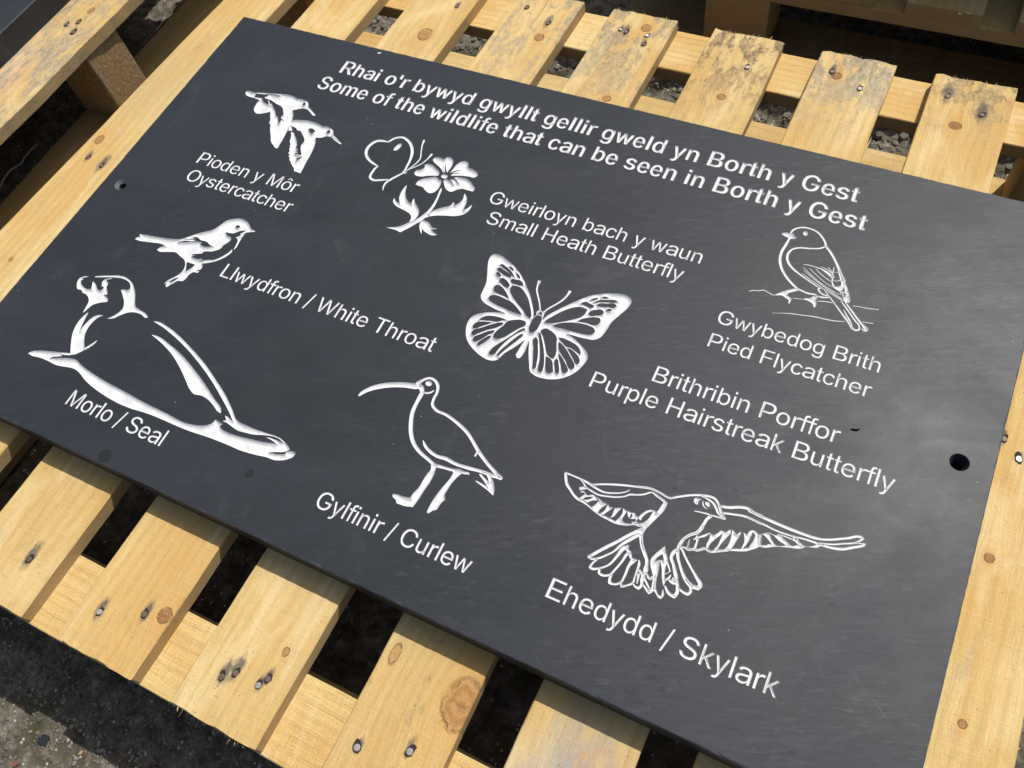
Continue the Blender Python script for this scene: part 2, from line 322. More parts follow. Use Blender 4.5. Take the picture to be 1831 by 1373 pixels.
# ------------------------------------------------------------------ engraved artwork (traced outlines, 0.1 mm, slate coordinates)
ART = [
 ('engraved_oystercatchers','two white engraved oystercatchers in flight',['F879 -1230 873 -1205 897 -1189 947 -1187 1000 -1188 1076 -1166 1171 -1147 1270 -1125 1435 -1086 1496 -1085 1544 -1091 1592 -1105 1648 -1099 1704 -1099 1750 -1111 1781 -1136 1814 -1182 1884 -1225 1978 -1278 1975 -1289 1957 -1294 1895 -1264 1805 -1226 1745 -1235 1704 -1261 1647 -1300 1679 -1334 1706 -1369 1723 -1415 1731 -1439 1829 -1410 1936 -1386 2021 -1385 2098 -1394 2171 -1408 2228 -1397 2283 -1407 2340 -1444 2366 -1489 2423 -1520 2483 -1550 2543 -1583 2531 -1595 2489 -1582 2417 -1557 2352 -1529 2299 -1535 2247 -1575 2178 -1600 2221 -1670 2236 -1714 2261 -1820 2279 -1959 2303 -2105 2309 -2145 2257 -2142 2212 -2136 2188 -2102 2152 -2082 2141 -2070 2108 -2049 2087 -2024 2062 -2009 2049 -1981 2022 -1964 2019 -1938 1989 -1921 1987 -1888 1963 -1863 1959 -1836 1940 -1813 1935 -1790 1909 -1766 1880 -1701 1860 -1657 1834 -1633 1840 -1607 1840 -1597 1780 -1608 1762 -1530 1756 -1516 1775 -1618 1796 -1737 1817 -1900 1783 -1901 1737 -1873 1700 -1852 1619 -1754 1539 -1646 1509 -1596 1478 -1576 1469 -1541 1421 -1470 1384 -1409 1322 -1455 1222 -1489 1154 -1441 1134 -1369 1128 -1318 1138 -1287 1107 -1279 1047 -1274 940 -1268 899 -1254','H1025 -1200 1085 -1179 1151 -1167 1184 -1166 1231 -1151 1287 -1143 1336 -1132 1346 -1125 1239 -1139 1153 -1162 1085 -1179 1029 -1197 1028 -1226 1026 -1244 1044 -1253 1099 -1250 1149 -1240 1166 -1247 1159 -1265 1203 -1287 1289 -1313 1277 -1286 1242 -1257 1253 -1251 1289 -1279 1323 -1327 1309 -1299 1316 -1283 1339 -1296 1381 -1335 1440 -1381 1494 -1442 1525 -1451 1550 -1488 1580 -1517 1590 -1552 1605 -1531 1598 -1482 1619 -1473 1576 -1454 1571 -1429 1578 -1414 1562 -1390 1571 -1383 1545 -1360 1524 -1328 1481 -1293 1425 -1275 1365 -1264 1353 -1255 1326 -1252 1295 -1239 1237 -1236 1165 -1226 1174 -1210 1199 -1188 1191 -1167','H1753 -1165 1752 -1175 1747 -1182 1739 -1184 1730 -1182 1720 -1175 1713 -1165 1710 -1154 1711 -1144 1715 -1137 1723 -1135 1733 -1137 1742 -1144 1749 -1154','H1762 -1524 1799 -1533 1855 -1541 1890 -1568 1933 -1566 1976 -1595 2027 -1635 2063 -1673 2077 -1710 2072 -1744 2083 -1790 2109 -1830 2138 -1861 2154 -1889 2124 -1935 2118 -1939 2132 -1888 2073 -1912 2098 -1863 2057 -1872 2080 -1834 2033 -1819 2040 -1805 2019 -1795 2027 -1780 1999 -1744 1967 -1705 1930 -1668 1900 -1644 1865 -1614 1841 -1607 1824 -1577 1796 -1548','H2172 -1899 2176 -1946 2148 -2011 2144 -1961','H2012 -1500 2048 -1484 2115 -1504 2109 -1541 2098 -1559 2056 -1541','H2292 -1443 2299 -1452 2303 -1463 2302 -1474 2297 -1483 2288 -1488 2278 -1489 2268 -1484 2261 -1476 2257 -1465 2258 -1454 2263 -1445 2272 -1439 2282 -1439','T2346 -1508 4 2410 -1533 7 2453 -1547 6 2505 -1563 3',]),
 ('engraved_whitethroat','white engraved small bird on a twig',['F967 -3649 980 -3616 1007 -3592 971 -3571 1070 -3550 1217 -3527 1367 -3498 1519 -3444 1599 -3365 1682 -3291 1801 -3192 1833 -3119 1871 -3039 1934 -2994 2007 -2964 2094 -2970 2169 -3011 2200 -3036 2290 -3063 2213 -3098 2187 -3112 2180 -3169 2184 -3220 2190 -3272 2199 -3329 2187 -3373 2172 -3290 2155 -3236 2103 -3209 2121 -3199 2147 -3159 2126 -3150 2148 -3123 2169 -3086 2110 -3113 2047 -3171 1952 -3191 1992 -3218 2052 -3229 2074 -3260 2061 -3308 2033 -3371 2035 -3388 1976 -3464 1865 -3526 1864 -3540 1762 -3586 1801 -3589 1775 -3618 1861 -3621 1920 -3595 1894 -3635 1984 -3590 2049 -3566 2121 -3481 2156 -3414 2167 -3367 2181 -3384 2172 -3451 2129 -3521 2057 -3592 1950 -3658 1979 -3682 1983 -3723 1947 -3752 1987 -3753 1977 -3778 1930 -3785 1898 -3839 1896 -3892 1882 -3929 1825 -3950 1793 -4004 1752 -4067 1726 -4049 1732 -4026 1700 -4038 1713 -3981 1764 -3910 1788 -3859 1796 -3814 1732 -3693 1637 -3658 1556 -3635 1469 -3660 1353 -3691 1317 -3682 1342 -3634 1381 -3601 1312 -3596 1181 -3621 1028 -3649','H1765 -3699 1880 -3695 1872 -3748 1834 -3812','H2068 -3063 2070 -3072 2067 -3080 2060 -3087 2049 -3091 2036 -3091 2025 -3088 2018 -3081 2015 -3073 2018 -3065 2026 -3058 2037 -3054 2049 -3054 2060 -3057','H1494 -3503 1555 -3463 1671 -3419 1685 -3402 1545 -3442 1660 -3390 1614 -3387 1674 -3366 1731 -3386 1823 -3383 1880 -3406 1923 -3410 1874 -3439 1817 -3446 1766 -3437 1775 -3409 1729 -3412 1600 -3466','H1741 -3990 1767 -3942 1806 -3905 1801 -3932 1757 -3991',]),
 ('engraved_flower_and_butterfly','white engraved flower with a small butterfly outline',['S3067 -1375 26 3111 -1302 28 3187 -1257 30 3289 -1283 34 3384 -1365 36 3434 -1456 36 3459 -1554 28 3469 -1656 23 3479 -1717 21','S3069 -1377 14 3004 -1379 31 2936 -1401 35 2887 -1474 37 2882 -1570 38 2914 -1632 36 2998 -1699 30 3081 -1730 28 3144 -1746 12','S3145 -1746 12 3126 -1781 26 3122 -1834 28 3141 -1926 31 3187 -1945 31 3268 -1923 27 3349 -1886 17','S3484 -1719 21 3443 -1784 23 3385 -1871 27 3358 -1926 27 3357 -1990 19 3376 -2043 8','F3510 -1712 3513 -1722 3510 -1732 3502 -1740 3492 -1743 3479 -1743 3468 -1738 3461 -1729 3458 -1719 3461 -1709 3468 -1702 3479 -1698 3491 -1699 3502 -1704','S3489 -1702 10 3535 -1599 14 3558 -1485 14 3517 -1380 14 3476 -1268 16 3468 -1217 28','S3487 -1706 8 3544 -1633 12 3607 -1553 12 3643 -1459 14 3657 -1381 28','F3186 -1468 3188 -1401 3206 -1362 3233 -1344 3246 -1366 3243 -1419 3219 -1466','F3707 -1452 3716 -1414 3762 -1393 3834 -1392 3852 -1362 3894 -1351 3944 -1389 3962 -1442 3963 -1499 3957 -1567 3918 -1521 3876 -1448 3904 -1519 3943 -1587 3925 -1570 3870 -1502 3915 -1573 3923 -1591 3873 -1547 3810 -1511 3747 -1482','F3594 -1697 3605 -1656 3652 -1619 3672 -1581 3655 -1552 3679 -1526 3733 -1520 3802 -1549 3876 -1604 3881 -1643 3780 -1677 3688 -1720 3626 -1721','F3695 -1846 3698 -1792 3744 -1736 3809 -1695 3879 -1666 3918 -1687 3953 -1689 3971 -1754 3970 -1828 3949 -1878 3906 -1903 3845 -1885 3794 -1853 3749 -1848','F3972 -1685 3990 -1662 4038 -1663 4104 -1696 4072 -1666 4029 -1649 4074 -1642 4151 -1661 4107 -1633 4049 -1621 4115 -1621 4062 -1609 4136 -1580 4229 -1580 4299 -1618 4369 -1695 4361 -1721 4302 -1723 4230 -1726 4180 -1757 4131 -1805 4071 -1795 4013 -1745','F4014 -1599 4032 -1562 4098 -1525 4049 -1539 4000 -1569 4084 -1481 4034 -1512 3992 -1562 3998 -1497 4008 -1424 4044 -1365 4089 -1344 4126 -1360 4146 -1411 4218 -1429 4288 -1457 4313 -1494 4294 -1526 4209 -1541 4125 -1559','F3993 -1615 3996 -1629 3990 -1641 3978 -1652 3962 -1657 3945 -1657 3929 -1651 3920 -1641 3917 -1628 3922 -1615 3934 -1604 3951 -1599 3968 -1599 3983 -1605','F3999 -1788 4016 -1810 4032 -1887 4051 -2010 4050 -2138 4028 -2241 3970 -2348 3907 -2444 3863 -2504 3811 -2494 3748 -2495 3672 -2501 3763 -2465 3831 -2420 3887 -2352 3960 -2259 4007 -2145 4022 -2029 4014 -1912 3998 -1815','F3602 -1879 3635 -1969 3678 -2039 3731 -2085 3788 -2107 3777 -2069 3776 -2026 3808 -2068 3879 -2126 3923 -2174 3939 -2232 3929 -2295 3886 -2348 3883 -2289 3856 -2253 3784 -2223 3697 -2208 3622 -2188 3564 -2135 3556 -2095 3598 -2132 3657 -2148 3613 -2080 3594 -2012 3593 -1937','F4029 -2229 4052 -2156 4081 -2096 4144 -2040 4214 -1982 4229 -1922 4261 -1966 4291 -1924 4307 -1865 4285 -1771 4337 -1817 4365 -1872 4378 -1959 4382 -1994 4413 -1954 4441 -1889 4448 -1962 4414 -2044 4348 -2092 4203 -2137 4107 -2173','F4010 -2280 4048 -2264 4099 -2273 4149 -2309 4189 -2326 4234 -2313 4197 -2342 4175 -2350 4218 -2379 4273 -2395 4224 -2420 4162 -2417 4105 -2398 4071 -2374 4099 -2446 4053 -2398 4015 -2332',]),
 ('engraved_seal','white engraved seal',['F792 -4271 735 -4289 698 -4324 702 -4381 730 -4424 767 -4458 833 -4457 852 -4473 919 -4482 987 -4517 1010 -4544 1030 -4614 1049 -4697 1065 -4642 1083 -4573 1137 -4522 1224 -4471 1217 -4453 1120 -4404 1158 -4397 1139 -4366 1083 -4313 1062 -4258 1027 -4244 1025 -4229 1085 -4189 1032 -4211 992 -4242 996 -4293 1013 -4313 1011 -4324 1060 -4330 1057 -4360 1041 -4379 1004 -4374 932 -4327 875 -4309 904 -4359 928 -4401 876 -4417 810 -4405 744 -4366 731 -4344 754 -4332 727 -4319 753 -4298','F861 -4256 861 -4242 940 -4205 1047 -4163 1141 -4131 1225 -4128 1307 -4151 1385 -4195 1462 -4265 1523 -4345 1567 -4395 1648 -4421 1744 -4437 1806 -4466 1788 -4480 1704 -4465 1623 -4469 1544 -4501 1486 -4558 1433 -4623 1361 -4657 1392 -4624 1438 -4551 1453 -4485 1421 -4415 1359 -4356 1270 -4285 1303 -4266 1355 -4251 1364 -4229 1322 -4182 1259 -4158 1182 -4155 1080 -4177 954 -4222','F1105 -4659 1146 -4814 1171 -4894 1176 -4787 1198 -4698 1236 -4653 1302 -4631 1263 -4673 1238 -4758 1240 -4837 1263 -4908 1312 -4978 1373 -5047 1412 -4979 1446 -4909 1447 -4946 1426 -5008 1371 -5092 1325 -5149 1268 -5181 1169 -5211 1206 -5219 1145 -5248 1096 -5277 1086 -5295 1221 -5237 1388 -5199 1473 -5225 1574 -5246 1823 -5281 2143 -5304 2439 -5327 2727 -5338 3009 -5347 3120 -5322 3202 -5287 3239 -5248 3250 -5201 3347 -5213 3330 -5240 3361 -5259 3437 -5271 3546 -5266 3681 -5246 3846 -5219 3976 -5185 3909 -5171 3838 -5168 3852 -5163 3941 -5154 4034 -5149 3995 -5136 3932 -5130 3879 -5137 3805 -5158 3709 -5190 3616 -5206 3517 -5214 3449 -5202 3378 -5188 3319 -5190 3355 -5165 3312 -5126 3350 -5127 3427 -5150 3348 -5091 3236 -5020 3143 -4964 2958 -4858 2715 -4739 2455 -4631 2226 -4557 2037 -4509 1886 -4486 1949 -4472 2076 -4483 2261 -4526 2477 -4600 2732 -4700 2974 -4820 3187 -4936 3331 -5033 3471 -5127 3566 -5133 3715 -5134 3857 -5126 3963 -5121 4047 -5139 4104 -5161 4139 -5184 4108 -5221 4021 -5263 3965 -5287 4032 -5280 4118 -5248 4119 -5227 4175 -5192 4210 -5193 4213 -5229 4175 -5279 4098 -5325 4056 -5338 3967 -5344 3856 -5363 3701 -5382 3517 -5384 3332 -5389 3080 -5409 2512 -5419 2301 -5440 1938 -5420 1665 -5366 1464 -5297 1194 -5334 1077 -5328 943 -5334 877 -5345 801 -5338 829 -5303 911 -5261 1045 -5219 1166 -5186 1264 -5158 1174 -5041 1111 -4937 1078 -4809 1083 -4727','F1972 -4632 2066 -4624 2244 -4657 2462 -4717 2670 -4800 2907 -4910 3087 -5007 3250 -5107 3257 -5124 3221 -5119 3110 -5070 3025 -5042 2943 -5035 2865 -5049 2789 -5021 2679 -4948 2524 -4846 2333 -4745 2140 -4675',]),
 ('engraved_curlew','white engraved outline of a curlew with a long curved bill',['S4473 -4420 24 4486 -4390 38 4538 -4320 49 4622 -4253 57 4723 -4197 58 4849 -4150 58 4938 -4128 65 5000 -4113 56 5046 -4161 37','S4956 -4088 47 4987 -4034 28 5035 -3993 24 5096 -3996 28 5148 -4033 32 5180 -4105 28 5184 -4187 26 5202 -4242 27 5250 -4274 29 5379 -4288 29 5536 -4331 32 5657 -4382 33 5730 -4431 30 5833 -4506 35 5965 -4586 31 6084 -4642 34 6144 -4668 40','S5054 -4157 20 5098 -4146 20 5126 -4125 19 5140 -4100 11','F5088 -4036 5091 -4049 5087 -4061 5078 -4071 5064 -4077 5048 -4077 5035 -4071 5026 -4061 5022 -4048 5026 -4036 5036 -4026 5050 -4020 5065 -4020 5079 -4026','S5046 -4179 46 5047 -4273 37 5058 -4382 40 5106 -4505 41 5153 -4587 41 5225 -4667 37 5312 -4720 35 5429 -4760 30 5519 -4785 34 5618 -4778 26 5697 -4769 26 5753 -4750 34 5826 -4749 25 5846 -4742 22 5862 -4751 5','S5827 -4523 17 5828 -4561 19','S5296 -4608 5 5332 -4643 26 5418 -4686 31 5502 -4701 31 5582 -4692 38 5682 -4703 31 5817 -4695 34 5947 -4679 31 6063 -4674 40 6144 -4668 34','F5481 -4797 5540 -4796 5548 -4830 5555 -4865 5558 -4939 5549 -5032 5540 -5139 5528 -5230 5460 -5249 5368 -5256 5356 -5238 5297 -5204 5296 -5188 5339 -5178 5403 -5173 5461 -5157 5468 -5102 5485 -5051 5490 -4952 5497 -4882 5505 -4841','F5685 -4774 5722 -4747 5800 -4756 5781 -4790 5754 -4865 5744 -4958 5744 -5016 5770 -5049 5753 -5085 5745 -5125 5739 -5168 5718 -5183 5690 -5226 5667 -5223 5664 -5137 5676 -5023 5692 -4942 5706 -4885 5716 -4821 5712 -4785','S5968 -4679 8 6010 -4684 17 6041 -4701 29 6083 -4742 46 6124 -4798 34 6147 -4837 13','S5955 -4710 19 6008 -4737 23 6077 -4774 40 6139 -4821 20','S5948 -4782 11 6007 -4792 20 6071 -4806 24 6147 -4837 16',]),
 ('engraved_butterfly','large white engraved butterfly with open wings',['F4978 -2410 5038 -2403 5127 -2432 5229 -2478 5316 -2532 5399 -2600 5471 -2671 5540 -2748 5614 -2848 5687 -2973 5690 -2983 5710 -2938 5709 -2933 5767 -2940 5790 -2975 5824 -2902 5889 -2811 5979 -2699 6073 -2593 6150 -2527 6234 -2479 6353 -2433 6449 -2415 6501 -2428 6527 -2455 6528 -2528 6480 -2660 6440 -2764 6425 -2889 6399 -2974 6355 -3012 6261 -3031 6088 -3042 6159 -3063 6255 -3112 6359 -3180 6368 -3193 6383 -3240 6374 -3302 6334 -3410 6269 -3494 6170 -3560 6079 -3586 5976 -3586 5931 -3569 5874 -3480 5811 -3357 5766 -3242 5771 -3282 5775 -3436 5766 -3463 5744 -3472 5718 -3452 5715 -3388 5724 -3255 5664 -3372 5606 -3461 5550 -3577 5490 -3596 5383 -3578 5272 -3531 5175 -3459 5124 -3380 5095 -3291 5100 -3214 5138 -3156 5205 -3111 5392 -3039 5325 -3039 5229 -3025 5147 -3005 5100 -2978 5073 -2937 5065 -2875 5052 -2769 5017 -2676 4963 -2549 4947 -2488 4955 -2434','H5087 -2516 5104 -2503 5149 -2514 5204 -2534 5269 -2576 5305 -2609 5263 -2598 5191 -2565 5136 -2546','H5079 -2567 5099 -2552 5161 -2563 5228 -2585 5266 -2610 5266 -2627 5227 -2628 5164 -2615 5109 -2596','H5094 -2621 5107 -2610 5145 -2622 5164 -2638 5155 -2655 5129 -2655','H5183 -2502 5217 -2502 5253 -2523 5252 -2540 5221 -2534','H5283 -2543 5317 -2558 5358 -2596 5359 -2610 5329 -2594','H5170 -2698 5171 -2675 5186 -2661 5222 -2666 5272 -2693 5300 -2728 5294 -2756 5260 -2756 5201 -2726','H5281 -2657 5288 -2632 5329 -2630 5377 -2625 5410 -2642 5432 -2669 5415 -2682 5333 -2685 5303 -2682','H5160 -2813 5155 -2776 5180 -2754 5223 -2761 5286 -2798 5334 -2839 5369 -2877 5306 -2862 5224 -2854 5185 -2843','H5325 -2710 5368 -2700 5421 -2706 5483 -2744 5549 -2803 5608 -2882 5647 -2943 5667 -2997 5662 -3010 5644 -3006 5549 -2942 5447 -2879 5379 -2828 5330 -2776 5320 -2741','H5159 -2937 5165 -2905 5203 -2881 5263 -2878 5329 -2886 5401 -2897 5487 -2940 5564 -2993 5560 -3002 5468 -3004 5352 -2991 5239 -2977 5185 -2959','H5186 -3213 5207 -3170 5250 -3134 5318 -3115 5391 -3107 5463 -3113 5419 -3130 5376 -3165 5306 -3180 5243 -3199','H5176 -3320 5162 -3297 5172 -3256 5207 -3227 5272 -3202 5336 -3190 5296 -3227 5243 -3275 5202 -3316','H5199 -3391 5183 -3366 5191 -3339 5249 -3288 5325 -3219 5406 -3160 5435 -3152 5440 -3172 5417 -3205 5385 -3240 5318 -3293 5248 -3363 5219 -3393','H5231 -3437 5235 -3408 5282 -3353 5332 -3300 5390 -3262 5395 -3282 5359 -3332 5311 -3412 5275 -3450 5247 -3455','H5299 -3481 5301 -3447 5327 -3400 5366 -3345 5388 -3330 5390 -3351 5371 -3401 5343 -3455 5319 -3483','H5413 -3342 5405 -3309 5414 -3265 5447 -3188 5473 -3116 5523 -3084 5603 -3057 5641 -3064 5656 -3089 5647 -3117 5613 -3158 5556 -3244 5512 -3310 5453 -3346','H5454 -3529 5456 -3484 5485 -3412 5540 -3324 5593 -3230 5628 -3168 5662 -3131 5676 -3153 5633 -3202 5578 -3291 5542 -3384 5522 -3464 5513 -3512 5481 -3535','H5536 -3515 5549 -3453 5585 -3361 5624 -3273 5656 -3215 5679 -3197 5683 -3217 5665 -3269 5618 -3373 5579 -3460 5559 -3518','H5718 -2945 5765 -2946 5779 -2974 5786 -3046 5781 -3115 5761 -3153 5736 -3157 5707 -3125 5695 -3068 5697 -2993','H5818 -3005 5824 -2979 5872 -2900 5952 -2796 6017 -2738 6080 -2706 6158 -2709 6158 -2758 6139 -2810 6084 -2859 5979 -2936 5884 -2988','H6069 -2671 6092 -2637 6147 -2635 6202 -2643 6203 -2668 6181 -2683 6138 -2680','H6131 -2614 6156 -2574 6207 -2539 6205 -2560 6170 -2590','H6229 -2534 6253 -2509 6307 -2505 6288 -2525','H6179 -2613 6217 -2572 6310 -2530 6378 -2510 6406 -2517 6388 -2535 6292 -2569','H6224 -2629 6238 -2605 6309 -2576 6388 -2553 6413 -2566 6404 -2592 6326 -2617 6258 -2635','H6333 -2647 6356 -2624 6391 -2625 6373 -2650 6345 -2656','H6186 -2752 6195 -2716 6237 -2684 6297 -2663 6323 -2679 6318 -2714 6276 -2744 6210 -2767','H6118 -2880 6149 -2834 6202 -2797 6271 -2765 6315 -2763 6332 -2789 6322 -2837 6290 -2859 6216 -2861','H5914 -3001 5957 -2964 6070 -2907 6164 -2884 6251 -2880 6308 -2894 6329 -2926 6314 -2963 6243 -2989 6145 -3000 6010 -3005 5928 -3009','H5828 -3106 5837 -3078 5866 -3060 5918 -3068 5977 -3094 6002 -3115 6033 -3181 6070 -3274 6077 -3307 6075 -3348 6057 -3355 6022 -3346 5988 -3318 5929 -3233 5874 -3158','H6023 -3116 6050 -3105 6103 -3106 6181 -3118 6235 -3135 6278 -3169 6296 -3198 6295 -3219 6243 -3201 6172 -3181 6138 -3185 6083 -3156','H6045 -3170 6057 -3157 6090 -3171 6148 -3208 6205 -3257 6265 -3310 6295 -3345 6302 -3377 6284 -3401 6256 -3395 6201 -3341 6122 -3278 6075 -3231','H6147 -3195 6177 -3191 6236 -3209 6291 -3241 6317 -3272 6325 -3307 6313 -3326 6291 -3323 6256 -3290 6214 -3253','H5802 -3204 5812 -3187 5836 -3203 5873 -3273 5919 -3374 5943 -3453 5955 -3507 5948 -3526 5926 -3524 5896 -3442 5842 -3315','H5811 -3127 5830 -3132 5879 -3192 5948 -3298 5999 -3402 6026 -3480 6030 -3518 6021 -3537 5997 -3531 5977 -3499 5956 -3419 5914 -3317 5861 -3217','H5993 -3351 6015 -3354 6058 -3367 6080 -3388 6111 -3446 6129 -3482 6116 -3507 6089 -3516 6061 -3501 6021 -3423','H6100 -3333 6122 -3348 6148 -3390 6179 -3448 6188 -3479 6177 -3490 6160 -3485 6121 -3430 6095 -3376','H6093 -3271 6128 -3293 6186 -3341 6238 -3390 6260 -3422 6254 -3448 6229 -3461 6208 -3449 6164 -3384 6120 -3326','S5711 -2941 12 5700 -2920 11 5711 -2894 11 5743 -2892 12 5766 -2914 21 5777 -2950 12','S5713 -2927 11 5722 -2895 14 5699 -2847 14 5659 -2780 15 5612 -2715 16 5577 -2651 17 5569 -2609 20 5567 -2574 35','F5583 -2566 5585 -2575 5584 -2584 5580 -2590 5573 -2592 5565 -2591 5558 -2585 5552 -2577 5550 -2568 5551 -2560 5555 -2553 5562 -2551 5570 -2553 5577 -2558','S5765 -2904 28 5774 -2871 15 5805 -2814 17 5848 -2752 17 5887 -2680 18 5905 -2610 21 5909 -2571 31',]),
 ('engraved_flycatcher','white line engraving of a bird perched on a branch',['S7714 -1142 14 7721 -1094 19 7752 -1052 18 7810 -1020 18 7882 -1014 18 7948 -1029 18 8018 -1082 19 8059 -1132 21 8080 -1173 24 8139 -1232 24 8210 -1318 22 8270 -1406 26 8303 -1464 36 8344 -1527 49','S7723 -1192 20 7712 -1291 26 7700 -1392 27 7709 -1470 28 7738 -1547 26 7806 -1640 26 7881 -1707 23 7948 -1751 22 8014 -1773 20 8081 -1782 18 8149 -1772 18 8193 -1782 19 8274 -1759 14','S8076 -1179 13 8048 -1209 17 7951 -1252 17 7839 -1284 17 7789 -1320 19 7765 -1385 23 7773 -1446 25 7815 -1511 24 7878 -1559 22 7949 -1595 18 8065 -1646 14 8171 -1684 10 8212 -1684 9 8271 -1707 10 8362 -1741 13 8436 -1762 14','F7632 -1175 7640 -1156 7673 -1140 7710 -1131 7749 -1125 7750 -1141 7784 -1160 7778 -1183 7745 -1197 7714 -1195 7668 -1187','F7872 -1079 7873 -1092 7870 -1104 7863 -1113 7853 -1117 7842 -1114 7833 -1107 7827 -1095 7826 -1082 7829 -1070 7837 -1061 7847 -1058 7857 -1060 7866 -1068','S8208 -1692 9 8286 -1762 11 8350 -1823 13','S8308 -1780 13 8426 -1893 16 8523 -1981 22 8570 -2029 24 8600 -2035 17 8622 -2012 18 8618 -1988 16 8554 -1925 14 8452 -1823 14 8388 -1765 10','S8434 -1849 7 8472 -1897 12 8530 -1964 16 8561 -2018 12','S8432 -1768 13 8492 -1823 15 8576 -1902 17 8634 -1953 21 8676 -1984 39 8690 -1994 30 8668 -2017 21 8640 -1995 9 8617 -1985 6','S7938 -1468 5 7980 -1456 8 8040 -1456 9 8113 -1460 13 8179 -1483 26 8240 -1515 36','S7948 -1501 5 8047 -1563 6 8146 -1620 6 8253 -1664 6 8342 -1692 6 8362 -1692 6 8360 -1674 5','S7962 -1533 5 8053 -1584 8 8150 -1634 8 8251 -1680 8 8349 -1720 8 8413 -1741 9','S7958 -1574 5 8010 -1600 8 8105 -1642 8 8225 -1690 9 8328 -1727 9 8422 -1753 9','S8007 -1492 5 8060 -1527 6 8147 -1581 6 8229 -1620 6 8297 -1633 6','S8064 -1477 5 8116 -1514 8 8186 -1551 8 8245 -1575 9','S8101 -1435 5 8156 -1445 8 8224 -1478 8','S8166 -1416 5 8197 -1445 8 8226 -1473 8','S8220 -1397 5 8226 -1450 12 8240 -1523 14 8259 -1593 15 8282 -1623 19','S8231 -1448 6 8253 -1454 6 8272 -1437 8','S8254 -1548 6 8287 -1556 6 8314 -1526 8','F8272 -1619 8313 -1607 8336 -1587 8328 -1544 8306 -1498 8274 -1424 8316 -1471 8362 -1531 8415 -1619 8451 -1689 8466 -1736 8464 -1758 8435 -1759 8368 -1682 8331 -1654 8286 -1637','H8367 -1583 8392 -1643 8353 -1650 8369 -1621','H8373 -1658 8408 -1667 8407 -1687 8384 -1676','S8169 -1680 11 8151 -1699 17 8178 -1731 15 8217 -1746 14 8269 -1742 10','S7547 -1955 6 7593 -1927 9 7627 -1919 8 7673 -1893 9 7725 -1904 9 7783 -1917 9','F7778 -1919 7810 -1888 7845 -1848 7908 -1797 7958 -1767 8001 -1770 7938 -1817 7901 -1854 7901 -1873 7927 -1882 7956 -1898 7952 -1926 7950 -1966 7938 -1954 7932 -1926 7893 -1906 7859 -1892 7810 -1907','S7958 -1886 5 8003 -1878 6 8047 -1866 6','F8045 -1868 8076 -1845 8116 -1822 8136 -1788 8171 -1779 8174 -1797 8166 -1830 8183 -1869 8183 -1922 8166 -1913 8158 -1894 8106 -1868','S8175 -1844 5 8244 -1821 9 8316 -1809 8','S8498 -1780 5 8552 -1767 7 8618 -1761 7 8730 -1737 7','S7828 -2120 4 7882 -2102 5','S7876 -2102 4 7983 -2067 8 8093 -2045 7 8203 -2022 10 8293 -2014 10 8371 -2006 9 8482 -1974 6','S8627 -1925 6 8675 -1916 7 8726 -1907 6',]),
